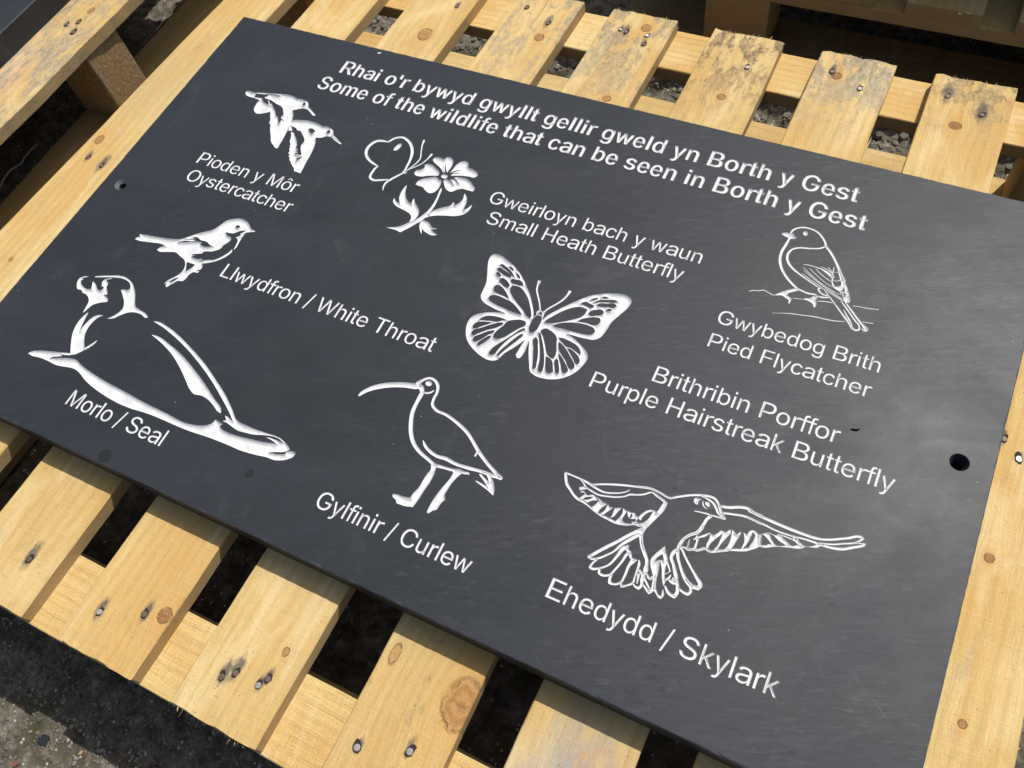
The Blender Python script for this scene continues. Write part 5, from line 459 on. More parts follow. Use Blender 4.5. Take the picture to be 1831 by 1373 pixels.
def chip(x,y):
    d = rs.uniform(-.2,.25) + (rs.uniform(.4,1.8) if rs.random() < 0.10 else 0)
    nx = 1 if x < 2 else (-1 if x > SW-2 else 0); ny = -1 if y > -2 else (1 if y < -SH+2 else 0)
    return (x+nx*d, y+ny*d)
rim = [chip(x,y) for x,y in rim]
verts, edges = [], []
def add_loop(P):
    b = len(verts); n = len(P)
    verts.extend(Vector(p) for p in P); edges.extend((b+i,b+(i+1)%n) for i in range(n))
add_loop(rim)
for cx,cy,r,_ in HOLES: add_loop([(cx+r*math.cos(2*math.pi*i/32),cy+r*math.sin(2*math.pi*i/32)) for i in range(32)])
for P in PITS: add_loop(P)
for nm,lab,L in pieces:
    for f,P in L: add_loop(P)
res = delaunay_2d_cdt(verts, edges, [], 0, 0.02, False)
TV = np.array([(v.x,v.y) for v in res[0]]); TF = np.array([tuple(f) for f in res[2]])
cen = TV[TF].mean(axis=1)
def inside(P, Q):
    P = np.asarray(P,float)
    lo,hi = P.min(0),P.max(0)
    idx = np.where((Q[:,0]>lo[0])&(Q[:,0]<hi[0])&(Q[:,1]>lo[1])&(Q[:,1]<hi[1]))[0]
    res_ = np.zeros(len(Q),bool)
    if len(idx)==0: return res_
    q = Q[idx]; a = P; b = np.roll(P,-1,0)
    wn = np.zeros(len(idx),int)
    ay,by = a[:,1][None],b[:,1][None]; qy = q[:,1][:,None]
    cr = (b[:,0]-a[:,0])[None]*(qy-ay)-(q[:,0][:,None]-a[:,0][None])*(by-ay)
    wn = ((ay<=qy)&(by>qy)&(cr>0)).sum(1)-((ay>qy)&(by<=qy)&(cr<0)).sum(1)
    res_[idx] = wn!=0
    return res_
owner = np.full(len(TF),-9)                      # -9 outside, -1 slate face, -2 hole, -3 pit, >=0 piece
owner[inside(rim,cen)] = -1
for cx,cy,r,_ in HOLES: owner[inside([(cx+r*math.cos(2*math.pi*i/32),cy+r*math.sin(2*math.pi*i/32)) for i in range(32)],cen)] = -2
for P in PITS: owner[inside(P,cen)] = -3
for pi,(nm,lab,L) in enumerate(pieces):
    for f,P in L:
        m = inside(P,cen)
        if f: owner[m & (owner==-1)] = pi
        else: owner[m & (owner==pi)] = -1

# ---- slate body
T = 0.034
slate = empty('slate_sign',(0,0,0),'dark slate sign engraved with white birds, butterflies, a seal and bilingual names','sign')
def slab_mesh(faceV, faceF, rimpts, holes, pits):
    V = [(x*mm,y*mm,0.0) for x,y in faceV]; F = [tuple(int(i) for i in f) for f in faceF]; MI = [0]*len(F)
    # face orientation up
    F2 = []
    for f in F:
        a,b,c = (V[i] for i in f)
        if (b[0]-a[0])*(c[1]-a[1])-(b[1]-a[1])*(c[0]-a[0]) < 0: f = f[::-1]
        F2.append(f)
    F = F2
    def ring(pts): b = len(V); V.extend(pts); return list(range(b,len(V)))
    def bridge(A,B,m=0,flip=False):
        n = len(A)
        for i in range(n):
            j = (i+1)%n; f = (A[i],A[j],B[j],B[i]); F.append(f[::-1] if flip else f); MI.append(m)
    cx,cy = SW/2,-SH/2
    r0 = ring([(x*mm,y*mm,0) for x,y in rimpts])
    def outw(x,y,d):
        x2 = SW if x>SW-3 else (0 if x<3 else x); y2 = -SH if y<-SH+3 else (0 if y>-3 else y)
        return (x2,y2)
    o1 = [outw(x,y,0) for x,y in rimpts]
    r1 = ring([((x+rs.uniform(-.15,.15))*mm,(y+rs.uniform(-.15,.15))*mm,-0.0009+rs.uniform(-.0002,.0002)) for x,y in o1])
    r2 = ring([(x*mm,y*mm,-T+0.001) for x,y in o1]); r3 = ring([(x*mm,y*mm,-T) for x,y in rimpts])
    bridge(r1,r0,4); bridge(r2,r1); bridge(r3,r2); F.append(tuple(r3)); MI.append(0)
    for (hx,hy,R0,R1) in holes:
        def cir(r,z): return ring([((hx+r*math.cos(2*math.pi*i/32))*mm,(hy+r*math.sin(2*math.pi*i/32))*mm,z*mm) for i in range(32)])
        a = cir(R0,0); b = cir(R1,-3.6 if hx<500 else -9); c = cir(R1,-33.9); bridge(a,b,3 if hx<500 else 0); bridge(b,c,0); F.append(tuple(c)); MI.append(1)
    for k,P in enumerate(pits):
        a = ring([(x*mm,y*mm,0) for x,y in P]); mx = sum(p[0] for p in P)/len(P); my = sum(p[1] for p in P)/len(P)
        b = ring([((x*.5+mx*.5)*mm,(y*.5+my*.5)*mm,-.0022 if k==0 else -.0006) for x,y in P]); bridge(a,b,1 if k==0 else 2); F.append(tuple(b)); MI.append(1 if k==0 else 2)
    return V,F,MI
m1 = owner==-1
V,F,MI = slab_mesh(TV, TF[m1], rim, HOLES, PITS)
body = mesh_obj('slab', V, F, None, slate, mats=[M_SLATE,M_PIT,M_PAINT,M_RAW,M_ARRIS], mi=MI)
import bmesh
def clean(o, d=2e-6):
    bm = bmesh.new(); bm.from_mesh(o.data); bmesh.ops.remove_doubles(bm, verts=bm.verts, dist=d)
    bmesh.ops.delete(bm, geom=[v for v in bm.verts if not v.link_faces], context='VERTS')
    bm.to_mesh(o.data); bm.free()
clean(body)

# ---- each engraving: sloping painted walls down to a painted floor
def engrave(pi, nm, lab):
    fs = TF[owner==pi]
    if len(fs)==0: return None
    a,b,c = TV[fs[:,0]],TV[fs[:,1]],TV[fs[:,2]]
    cr = (b[:,0]-a[:,0])*(c[:,1]-a[:,1])-(b[:,1]-a[:,1])*(c[:,0]-a[:,0])
    fs = np.where((cr<0)[:,None], fs[:,::-1], fs)
    ec = {}
    for f in fs:
        for i in range(3): ec[(int(f[i]),int(f[(i+1)%3]))] = 1
    bd = [e for e in ec if (e[1],e[0]) not in ec]
    # inward normals (left of directed edges, faces ccw)
    E0 = np.array([TV[e[0]] for e in bd]); E1 = np.array([TV[e[1]] for e in bd])
    D = E1-E0; Ln = np.linalg.norm(D,axis=1)+1e-9; Nn = np.stack([-D[:,1],D[:,0]],1)/Ln[:,None]
    # split corner fans: one rim vertex may serve several loops; average over incident boundary edges per fan is skipped
    vn = {}; 
    for (i,j),n_ in zip(bd,Nn):
        for v in (i,j): vn.setdefault(v,[]).append(n_)
    ids = sorted(vn); P = TV[ids]
    N = np.array([np.sum(vn[v],axis=0) for v in ids]); ln = np.linalg.norm(N,axis=1); ok = (ln>0.15) & np.array([len(vn[v])==2 for v in ids])
    N = N/np.maximum(ln,1e-6)[:,None]
    # local width by ray casting
    Wd = np.full(len(ids),99.0)
    for s0 in range(0,len(ids),400):
        p = P[s0:s0+400][:,None,:]; n_ = N[s0:s0+400][:,None,:]
        r = E0[None]-p; den = n_[...,0]*D[None,:,1]-n_[...,1]*D[None,:,0]
        den = np.where(abs(den)<1e-9,1e-9,den)
        t = (r[...,0]*D[None,:,1]-r[...,1]*D[None,:,0])/den; u = (r[...,0]*n_[...,1]-r[...,1]*n_[...,0])/den
        t = np.where((t>0.03)&(u>=-0.01)&(u<=1.01),t,99.0); Wd[s0:s0+400] = t.min(1)
    cosh = np.array([max(0.5, float(np.dot(N[i],vn[v][0]))) for i,v in enumerate(ids)])
    dep = np.minimum(DMAX, 0.40*Wd)
    # also clamp by distance to any other, non-adjacent, boundary vertex ahead
    ins = np.where(ok, dep/np.where(dep<DMAX,1,cosh*0+1), 0.0); ins = np.minimum(ins,0.45*Wd)
    dep = np.maximum(dep, 0.12)
    # smooth the values along the boundary once
    idx = {v:i for i,v in enumerate(ids)}
    for _ in range(2):
        acc = ins.copy(); ad = dep.copy(); cnt = np.ones(len(ids))
        for i,j in bd:
            a_,b_ = idx[i],idx[j]; acc[a_]+=min(ins[b_],ins[a_]*1.5); acc[b_]+=min(ins[a_],ins[b_]*1.5); ad[a_]+=dep[b_]; ad[b_]+=dep[a_]; cnt[a_]+=1; cnt[b_]+=1
        ins = np.minimum(acc/cnt, 0.45*Wd); dep = ad/cnt
    Vv = [(TV[v][0]*mm,TV[v][1]*mm,-1e-5) for v in ids]
    fl = P + N*ins[:,None]
    nb = len(Vv); z = -(dep*(0.50+0.42*np.clip((Wd-2.5)/4.0,0,1))+0.04)
    Vv += [(fl[i][0]*mm,fl[i][1]*mm,z[i]*mm) for i in range(len(ids))]
    md = P + N*(ins*0.38)[:,None]; mb = len(Vv)
    Vv += [(md[i][0]*mm,md[i][1]*mm,z[i]*0.62*mm) for i in range(len(ids))]
    Fv = [(idx[i],idx[j],mb+idx[j],mb+idx[i]) for i,j in bd]+[(mb+idx[i],mb+idx[j],nb+idx[j],nb+idx[i]) for i,j in bd]
    extra = {}
    for f in fs:
        g = []
        for v in f:
            v = int(v)
            if v in idx: g.append(nb+idx[v])
            else:
                if v not in extra: extra[v] = len(Vv); Vv.append((TV[v][0]*mm,TV[v][1]*mm,-DMAX*0.95*mm))
                g.append(extra[v])
        Fv.append(tuple(g))
    o = mesh_obj(nm, Vv, Fv, M_PAINT, slate)
    tag(o, lab); return o
DMAX = 2.9
for pi,(nm,lab,L) in enumerate(pieces): engrave(pi, nm, lab)

# ------------------------------------------------------------------ boards
def vnoise(rng, n, amp, k=6):
    c = [rng.uniform(-1,1) for _ in range(k+3)]; out = []
    for i in range(n):
        t = i/(n-1)*k; j = int(t); f = t-j; f = f*f*(3-2*f); out.append(amp*(c[j]*(1-f)+c[j+1]*f))
    return out
def board(name, x0a, x1a, x0b, x1b, ya, yb, zt, th, mat, parent, seed, axis='y', jag=1.7, wav=0.9, hair=0, hairb=None, jagb=None, NL=64, NA=14):
    """board from end a (ya) to end b (yb), edges x0..x1 at each end, top at zt; all in mm. axis 'x' swaps x and y"""
    rg = random.Random(seed)
    e0 = vnoise(rg,NL,wav,9); e1 = vnoise(rg,NL,wav,9); f0 = [rg.uniform(-.25,.25)*wav for _ in range(NL)]; f1 = [rg.uniform(-.25,.25)*wav for _ in range(NL)]
    ja = [rg.uniform(-jag,jag) for _ in range(NA)]; jb = [rg.uniform(-1,1)*(jag if jagb is None else jagb) for _ in range(NA)]
    bow = vnoise(rg,NL,0.35,4); ch = vnoise(rg,NL,0.4,12); ch2 = vnoise(rg,NL,0.4,12)
    V = []
    us = [0,0.012]+[0.012+(1-0.024)*i/(NA-3) for i in range(1,NA-3)]+[0.988,1.0]
    for layer in (0,1):
        for i in range(NL):
            t = i/(NL-1); xl = x0a+(x0b-x0a)*t+e0[i]+f0[i]; xr = x1a+(x1b-x1a)*t+e1[i]+f1[i]; y = ya+(yb-ya)*t
            for j,u in enumerate(us):
                x = xl+(xr-xl)*u; yy = y
                if i==0: yy += ja[j]*(1 if ya>yb else -1)
                if i==NL-1: yy += jb[j]*(-1 if ya>yb else 1)
                z = zt+bow[i]*0.5
                if layer==0 and j in (0,NA-1): z -= 0.9+abs((ch if j==0 else ch2)[i])*1.6
                if layer==0 and i in (0,NL-1): z -= rg.uniform(0.2,0.9)
                if layer==1: z = zt-th
                V.append((x,yy,z))
    F = []; K = NL*NA
    for i in range(NL-1):
        for j in range(NA-1):
            a = i*NA+j; F.append((a,a+1,a+NA+1,a+NA)); F.append((K+a,K+a+NA,K+a+NA+1,K+a+1))
        a = i*NA; F.append((a,a+NA,K+a+NA,K+a)); a += NA-1; F.append((a,K+a,K+a+NA,a+NA))
    for j in range(NA-1):
        F.append((j,K+j,K+j+1,j+1)); a = (NL-1)*NA+j; F.append((a,a+1,K+a+1,K+a))
    # torn fibres on the ends
    for side in (0,1):
        for h in range(hair if (side==0 or hairb is None) else hairb):
            u = rg.random(); base = 0 if side==0 else NL-1
            x = (x0a+(x1a-x0a)*u) if side==0 else (x0b+(x1b-x0b)*u); y = ya if side==0 else yb; s = (1 if ya>yb else -1)*(1 if side==0 else -1)
            L = rg.uniform(1.5,6.5)*(0.5+rg.random()); z = zt-rg.uniform(0.5,th*0.9); w = rg.uniform(.12,.35); dx = rg.uniform(-2.2,2.2); dz = rg.uniform(-1.5,1.2)
            b = len(V); V += [(x-w,y-s*1.5,z),(x+w,y-s*1.5,z),(x,y-s*1.5,z-w),(x+dx*.4,y+s*L*.6,z+dz*.3),(x+dx,y+s*L,z+dz)]
            F += [(b,b+1,b+3),(b+1,b+2,b+3),(b+2,b,b+3),(b,b+3,b+4),(b+1,b+4,b+3)]
    if axis=='x': V = [(v[1],v[0],v[2]) for v in V]; F = [f[::-1] for f in F]
    V = [(v[0]*mm,v[1]*mm,v[2]*mm) for v in V]
    # make normals consistent
    cx = (x0a+x1a+x0b+x1b)/4*mm; cy = (ya+yb)/2*mm
    if axis=='x': cx,cy = cy,cx
    o = mesh_obj(name, V, F, mat, parent, origin=(cx,cy,zt*mm))
    bm = bmesh.new(); bm.from_mesh(o.data); bmesh.ops.recalc_face_normals(bm, faces=bm.faces); bm.to_mesh(o.data); bm.free()
    return o, (cx*1000,cy*1000)
def blockobj(name, x0,x1,y0,y1,z0,z1, mat, parent, seed=0, ch=2.0):
    bm = bmesh.new(); rg = random.Random(seed)
    bmesh.ops.create_cube(bm, size=1)
    for v in bm.verts: v.co = Vector((v.co.x*(x1-x0),v.co.y*(y1-y0),v.co.z*(z1-z0)))*mm
    bmesh.ops.bevel(bm, geom=bm.edges[:], offset=ch*mm, segments=2, profile=0.6, affect='EDGES')
    for v in bm.verts: v.co += Vector((rg.uniform(-.5,.5),rg.uniform(-.5,.5),rg.uniform(-.2,.2)))*mm
    me = bpy.data.meshes.new(name); bm.to_mesh(me); bm.free(); me.materials.append(mat)
    o = bpy.data.objects.new(name, me); COL.objects.link(o); o.location = Vector(((x0+x1)/2,(y0+y1)/2,(z0+z1)/2))*mm
    o.parent = parent; o.location = Vector(o.location)-world_loc(parent); return o
def nail(x,y,z,r,parent,mat=None,stain=1.0,ang=90,seed=0):
    """nail head sunk in a dark torn hole; x,y,z mm"""
    rg = random.Random(int(x*7+y*3)+seed)
    V,F,MI = [],[],[]
    n = 14; V.append((0,0,0.05)); R1 = r*rg.uniform(1.35,1.6)
    ca,sa = math.cos(R_(ang)),math.sin(R_(ang))
    for i in range(n):       # dark stained dish round the head, drawn out along the grain
        t = 2*math.pi*i/n; rr = R1*rg.uniform(.8,1.15); ex = rr*math.cos(t)*(1.0+0.5*stain*(math.cos(t)>0.5)); ey = rr*math.sin(t)*0.8
        V.append(((ex*ca-ey*sa),(ex*sa+ey*ca),0.18))
    for i in range(n): F.append((0,1+i,1+(i+1)%n)); MI.append(1)
    b = len(V)
    tx,ty = rg.uniform(-.12,.12),rg.uniform(-.12,.12)
    for rr,zz in ((r*0.98,0.2),(r,0.6),(r*0.86,0.95),(r*0.35,1.0)):
        for i in range(n): t = 2*math.pi*i/n; x_,y_ = rr*math.cos(t),rr*math.sin(t); V.append((x_,y_,zz+tx*x_+ty*y_))
    for q in range(3):
        for i in range(n): F.append((b+q*n+i,b+q*n+(i+1)%n,b+(q+1)*n+(i+1)%n,b+(q+1)*n+i)); MI.append(0)
    F.append(tuple(b+3*n+i for i in range(n))); MI.append(0)
    V = [(v[0]*mm,v[1]*mm,v[2]*mm) for v in V]
    o = mesh_obj('nail', V, F, None, None, smooth=False, mats=[mat or M_NAIL, M_BURN], mi=MI)
    o.location = Vector((x*mm,y*mm,z*mm)); 
    if parent is not None: o.parent = parent; o.location = o.location-world_loc(parent)
    return o

ZT = -34.0; TH = 17.0
pallet = empty('wooden_pallet', (0.48,-0.28,-0.19), 'pale yellow wooden pallet of spaced boards carrying the engraved slate sign', 'pallet')
# (x0,x1 at top end y=194 ; x0,x1 at lower end y=-758) knots and nails in world mm
SLATS = {
 'Y': dict(c=(-84,5,-140,-50), grey=0.25, knots=[(-93,-232,7,9,1.0),(-72,-430,3,4,.7)], nails=[(-87,-263,2.6,1),(-59,-268,2.6,1)], tints=[(-80,-110,70,.35,(.50,.40,.22))]),
 'Z': dict(c=(47.5,136,9,98), grey=0.05, knots=[(60,-300,8,10,.8)], nails=[(85,165,2.6,0)]),
 'A': dict(c=(184,272.5,145,243), grey=0.08, knots=[(232,75,11,14,.9),(200,-500,6,8,.8)], nails=[(213,-711,3,1),(248,138,2.6,1)]),
 'B': dict(c=(322,411,289,381), grey=0.10, gz=[(190,440,.65)], knots=[(382,114,7.5,8,1.0),(375,-699,8.5,9,1.0)], nails=[(314,-722,2.8,0),(356,-706,2.8,1),(342,162,2.6,1),(382,142,2.6,1)]),
 'C': dict(c=(453,541,425,519), grey=0.15, gz=[(160,460,.72)], gcol=((0.20,0.165,0.11),(0.44,0.37,0.26)), knots=[(507,170,8,8,.9),(507,39,6,6,.8),(499,-679,4,5,.8)], nails=[(457,-721,2.8,1),(467,-713,2.6,1),(492,-713,2.8,0),(497,-705,2.6,1),(477,158,2.6,0),(485,156,2.6,1),(513,157,2.6,0),(515,141,2.6,1)]),
 'D': dict(c=(589,677,578,670), grey=0.30, gz=[(280,460,.9)], gcol=((0.13,0.09,0.045),(0.44,0.32,0.17)), knots=[(635,83,6,6,.8),(663,-653,17,22,.9),(590,-640,5,12,.5)], nails=[(598,-719,3,0),(640,-703,3,0),(648,139,2.8,0)]),
 'E': dict(c=(722,809.5,716,811), grey=0.30, gz=[(300,470,.8)], knots=[(750,156,7,7,1.0),(760,-400,6,7,.8)], nails=[(780,143,2.8,0),(743,161,2.8,1)], tints=[(768,-712,74,.95,(.37,.335,.29)),(792,-690,20,.8,(.64,.37,.15)),(778,-655,17,.6,(.60,.36,.16))]),
 'F': dict(c=(853.5,941.5,852,940), grey=0.12, gz=[(350,490,.85)], gcol=((0.15,0.11,0.055),(0.46,0.35,0.19)), knots=[(890,118,8,7,1.0),(858,-650,5,8,.6)], nails=[(913,142,2.8,1),(873,160,2.8,1)]),
 'G': dict(c=(984,1072,980,1066), grey=0.22, knots=[(1019,-362,5,5,1.0),(1027,-502,4,4,1.0),(1040,-150,5,6,.8)], nails=[(1024,-262,3,0),(1009,-247,2.6,1)]),
}
LBL = {'Y':'leftmost board, beside the sign\'s left edge','D':'board with a large rusty brown knot at its lower end','E':'board stained grey and orange below the sign','C':'board mottled grey at its upper end','G':'board running down the right side of the sign','B':'board with a round ringed knot at its lower end'}
for si,(key,d) in enumerate(SLATS.items()):
    a0,a1,b0,b1 = d['c']
    cx = (a0+a1+b0+b1)/4; cy = (194-758)/2
    kn = [(kx-cx,ky-cy,rx,ry,s) for kx,ky,rx,ry,s in d.get('knots',())]
    tn = [(tx-cx,ty-cy,r,a,c) for tx,ty,r,a,c in d.get('tints',())]
    gz = [(z0,z1,a) for z0,z1,a in d.get('gz',())]
    m = mk_wood('pine_board_'+['one','two','three','four','five','six','seven','eight','nine'][si], 11+si*7, kn, grey=d.get('grey',0), greyzones=gz, tints=tn, gcol=d.get('gcol',((0.20,0.175,0.135),(0.47,0.40,0.29))), nstains=[(q[0]-cx+random.Random(q[0]).uniform(-1.5,1.5),q[1]-cy,q[2]*(1.6 if q[3] else 1.1)*random.Random(q[0]*3).uniform(.6,1.5)) for q in d.get('nails',())], pale=[1.0,1.03,0.99,1.03,1.0,0.98,1.02,1.0,1.02][si])
    o,(ox,oy) = board('deck_board', a0,a1,b0,b1, 194,-758, ZT, TH, m, pallet, 40+si, hair=110, hairb={'C':45,'E':30,'B':8}.get(key,4), jagb=0.8)
    if key in LBL: o['label'] = LBL[key]
    for nx,ny,r,dark in d.get('nails',()):
        nail(nx,ny,ZT+0.3,r,o, M_NAILRUST if dark else M_NAIL, ang=90+random.Random(nx).uniform(-25,25))
    if key=='E':
        V = [(0,0,0),(1.6,1.0,.4),(0.8,0,-0.9),(2.8,13,1.4),(3.2,19,3.0)]
        s = mesh_obj('splinter',[(v[0]*mm,v[1]*mm,v[2]*mm) for v in V],[(0,1,3),(1,2,3),(2,0,3),(0,3,4),(1,4,3)],M_SLIV)
        s.location = Vector((808.5*mm,60*mm,-40*mm)); s.parent = o; s.location = s.location-world_loc(o)
mS = [mk_wood('stringer_wood_upper', 101, [(180,-10,9,6,.0)], axis='x', pale=1.04, sawn=0.5, dirt=.1), mk_wood('stringer_wood_lower', 102, (), axis='x', pale=1.05, sawn=1.1, dirt=.12), mk_wood('stringer_wood_middle', 103, (), axis='x')]
for (y0,y1,m,sd) in ((128,196.5,mS[0],1),(-760.5,-686,mS[1],2),(-320,-245,mS[2],3)):
    board('stringer_board', y1-0.0,y0,y1,y0, -95 if y1>-600 else -135, 1070, ZT-TH-0.3, 17, m, pallet, 70+sd, axis='x', NL=50, NA=10, hair=8)
mB = mk_wood('block_wood', 131, (), axis='y', pale=0.8, grey=.2)
for bx0,bx1 in ((-105,-5),(384,455),(976,1066)):
    for by0,by1 in ((122,194),(-322,-244),(-757,-690)):
        if bx0 == 384: bx0,bx1 = (440,485) if by0 > 0 else (400,455)
        elif bx0 in (440,400): bx0,bx1 = 400,455
        blockobj('support_block', bx0,bx1,by0,by1,-172.2,-68.6, mB, pallet, int(bx0+by0))
mBB = mk_wood('base_board_wood', 141, (), axis='x', pale=0.92, grey=.15, dirt=.5); mBB2 = mk_wood('base_board_wood_cross', 142, (), axis='y', pale=0.75, grey=.3, dirt=.5)
board('base_board', 198,112,198,112, -100,1066, -172.4,16.6, mBB, pallet, 91, axis='x', NL=50, NA=10)
board('base_board', -682,-760,-682,-760, -130,1064, -172.4,16.6, mBB, pallet, 92, axis='x', NL=50, NA=10)
board('base_board', -100,-6,-112,-20, 111,-681, -172.8,16, mBB2, pallet, 93, NL=40, NA=8)
board('base_board', 384,455,384,455, 111,-681, -172.8,16, mBB2, pallet, 94, NL=40, NA=8)
board('base_board', 976,1064,976,1064, 111,-681, -172.8,16, mBB2, pallet, 95, NL=40, NA=8)

# ------------------------------------------------------------------ neighbouring pallet on the left with its own slab
lp = empty('wooden_pallet', (-0.6,-0.2,-0.19), 'weathered greyish pallet at the upper left, with a pressed chip block under its edge board', 'pallet')
mW1 = mk_wood('weathered_board', 201, [(10,120,6,8,.8),(-30,-60,5,6,.8)], grey=0.9, pale=0.97, dirt=.5, tints=[(-30,-20,60,.5,(.60,.42,.30))])
o,_ = board('deck_board', -226,-322,-262,-354, 330,-620, ZT, 18, mW1, lp, 301, wav=2.2, hair=20); o['label'] = 'weathered grey edge board with dark nail holes'
for nx,ny in ((-283,-52),(-298,-62),(-276,-72)): nail(nx,ny,ZT+.3,3.4,o,M_NAILRUST)
mW2 = mk_wood('weathered_board_inner', 202, (), grey=0.8, pale=.9)
for k in range(5): board('deck_board', -366-k*128,-456-k*128,-392-k*128,-482-k*128, 330,-620, ZT, 18, mW2, lp, 310+k, wav=1.5, NL=40, NA=8)
for by0,by1,sd in ((-98,-28,1),(250,325,2),(-610,-540,3)):
    for j,bx in enumerate((-245,-560,-870)): blockobj('support_block', bx-90,bx,by0,by1,-172.0,-52.3, M_CHIP, lp, sd+j*5, ch=3.0)
for j,bx in enumerate((-238,-555,-865)): board('base_board', bx-93,bx,bx-96,bx-3, 330,-615, -172.3,17, mk_wood('base_board_wood_left_'+'abc'[j],220+j,(),pale=.72,grey=.1,dirt=.6), lp, 320+j, NL=40, NA=8)
# slab lying on it
s2 = empty('slate_slab', (-0.6,0,-0.034), 'plain dark slate slab lying on the weathered pallet at the upper left corner', 'slate slab')
M_SL2 = mk_slate('slate_plain', False)
def slab(name, corners, zb, zt, parent, mat, ch=1.2):
    V=[];F=[]
    cx = sum(c[0] for c in corners)/4; cy = sum(c[1] for c in corners)/4
    def ins(c,d): return (c[0]+(d if c[0]<cx else -d), c[1]+(d if c[1]<cy else -d))
    for z,d in ((zb,ch),(zb+ch,0),(zt-ch,0),(zt,ch)):
        for c in corners: q = ins(c,d); V.append((q[0]*mm,q[1]*mm,z*mm))
    for l in range(3):
        for i in range(4): j=(i+1)%4; F.append((l*4+i,l*4+j,l*4+4+j,l*4+4+i))
    F.append((3,2,1,0)); F.append((12,13,14,15))
    o = mesh_obj(name,V,F,mat,parent)
    bm = bmesh.new(); bm.from_mesh(o.data); bmesh.ops.recalc_face_normals(bm, faces=bm.faces); bm.to_mesh(o.data); bm.free()
    if parent is not None: o.location = -world_loc(parent)
    return o
slab('slab', [(-343,-560),(-324,224),(-900,224),(-900,-560)], ZT+.2, 1.5, s2, M_SL2)

# ------------------------------------------------------------------ pallet behind, and unseen shade casters added on it
def back_pallet(px, py, ztop, n, x0, mats, seed, label, blocks, depth=800, pitch=128.5):
    p = empty('wooden_pallet', (px*mm,py*mm,(ztop-139)*mm), label, 'pallet')
    for k in range(n):
        xa = x0+k*pitch; board('deck_board', xa,xa+89,xa,xa+89, py+depth,py, ztop, TH, mats[0], p, seed+k, NL=30, NA=14, hair=25, jag=1.4)
    for (ya,yb) in ((py+75,py-1),(py+depth/2+40,py+depth/2-40),(py+depth,py+depth-75)):
        board('stringer_board', ya,yb,ya,yb, x0-8,x0+(n-1)*pitch+97, ztop-TH-.3, 17, mats[1], p, seed+30, axis='x', NL=60, NA=8, wav=1.6)
        for bx in blocks: blockobj('support_block', bx,bx+90,yb+1,ya-1,ztop-121.4,ztop-34.6, mats[2], p, int(bx)+seed)
        board('base_board', ya+8,yb-1,ya+8,yb-1, x0-8,x0+(n-1)*pitch+97, ztop-121.8,16.6, mats[3], p, seed+31, axis='x', NL=40, NA=8)
    return p
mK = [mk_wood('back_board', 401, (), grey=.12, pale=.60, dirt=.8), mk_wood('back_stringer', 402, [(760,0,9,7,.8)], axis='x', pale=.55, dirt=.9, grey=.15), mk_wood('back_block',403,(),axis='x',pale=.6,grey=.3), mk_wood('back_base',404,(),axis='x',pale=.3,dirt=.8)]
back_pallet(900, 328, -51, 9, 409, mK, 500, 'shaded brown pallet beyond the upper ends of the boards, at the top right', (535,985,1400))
shade_pallet = back_pallet(900, 398, 88, 9, 409, mK, 560, 'unseen second pallet added on the top right pallet to keep it in shade', (535,985,1400))  # out of view, added to cast shade on the pallet below
shade_load = empty('slate_slab', (0.95,0.85,0.122), 'unseen slate load added on the upper pallet to block the sun behind the corner', 'slate slab')  # load outside the frame, added to block sun above the back pallets
slab('slab', [(420,500),(1520,500),(1520,1150),(420,1150)], 88.2, 248, shade_load, M_SL2)

# ------------------------------------------------------------------ ground
ZG = -190.0
def gnoise(X,Y,cell,seed):
    r = np.random.RandomState(seed); G_ = r.rand(256,256)
    u = X/cell+1000; v = Y/cell+1000; i = np.floor(u).astype(int); j = np.floor(v).astype(int); f = u-i; g = v-j
    f = f*f*(3-2*f); g = g*g*(3-2*g)
    a = G_[i%256,j%256]; b = G_[(i+1)%256,j%256]; c = G_[i%256,(j+1)%256]; d = G_[(i+1)%256,(j+1)%256]
    return (a*(1-f)+b*f)*(1-g)+(c*(1-f)+d*f)*g-0.5
def gh(X,Y):
    rough = 1.0+2.6*np.clip((Y-120)/60,0,1)*np.clip((420-Y)/80,0,1)
    h = 5*gnoise(X,Y,180,1)+3.0*gnoise(X,Y,47,2)+(2.6*gnoise(X,Y,19,3)+2.2*gnoise(X,Y,9,4)+1.5*gnoise(X,Y,4.5,5))*rough
    return np.minimum(h,5+0*h)-3.0
def coords(lo,hi,st):
    a = list(np.arange(lo,hi,st)); 
    out = []; d = st; x = hi
    while x < 60000: out.append(x); d *= 1.5; x += d
    neg = []; d = st; x = lo-st
    while x > -60000: neg.append(x); d *= 1.5; x -= d
    return np.array(neg[::-1]+a+out)
gx = coords(-460,1120,4.2); gy = coords(-930,420,4.2)
GX,GY = np.meshgrid(gx,gy); fade = ((abs(GX)<3000)&(abs(GY)<3000)).astype(float)
GZ = ZG+gh(GX,GY)*fade
nx,ny = len(gx),len(gy)
Vg = np.stack([GX.ravel(),GY.ravel(),GZ.ravel()],1)*mm
I = (np.arange(ny-1)[:,None]*nx+np.arange(nx-1)[None]).ravel()
Fg = np.stack([I,I+1,I+nx+1,I+nx],1)
me = bpy.data.meshes.new('ground'); me.from_pydata(Vg.tolist(),[],Fg.tolist()); me.update(); me.materials.append(M_GROUND)
me.polygons.foreach_set('use_smooth',[True]*len(me.polygons))
go = bpy.data.objects.new('ground',me); COL.objects.link(go); tag(go,kind='structure')
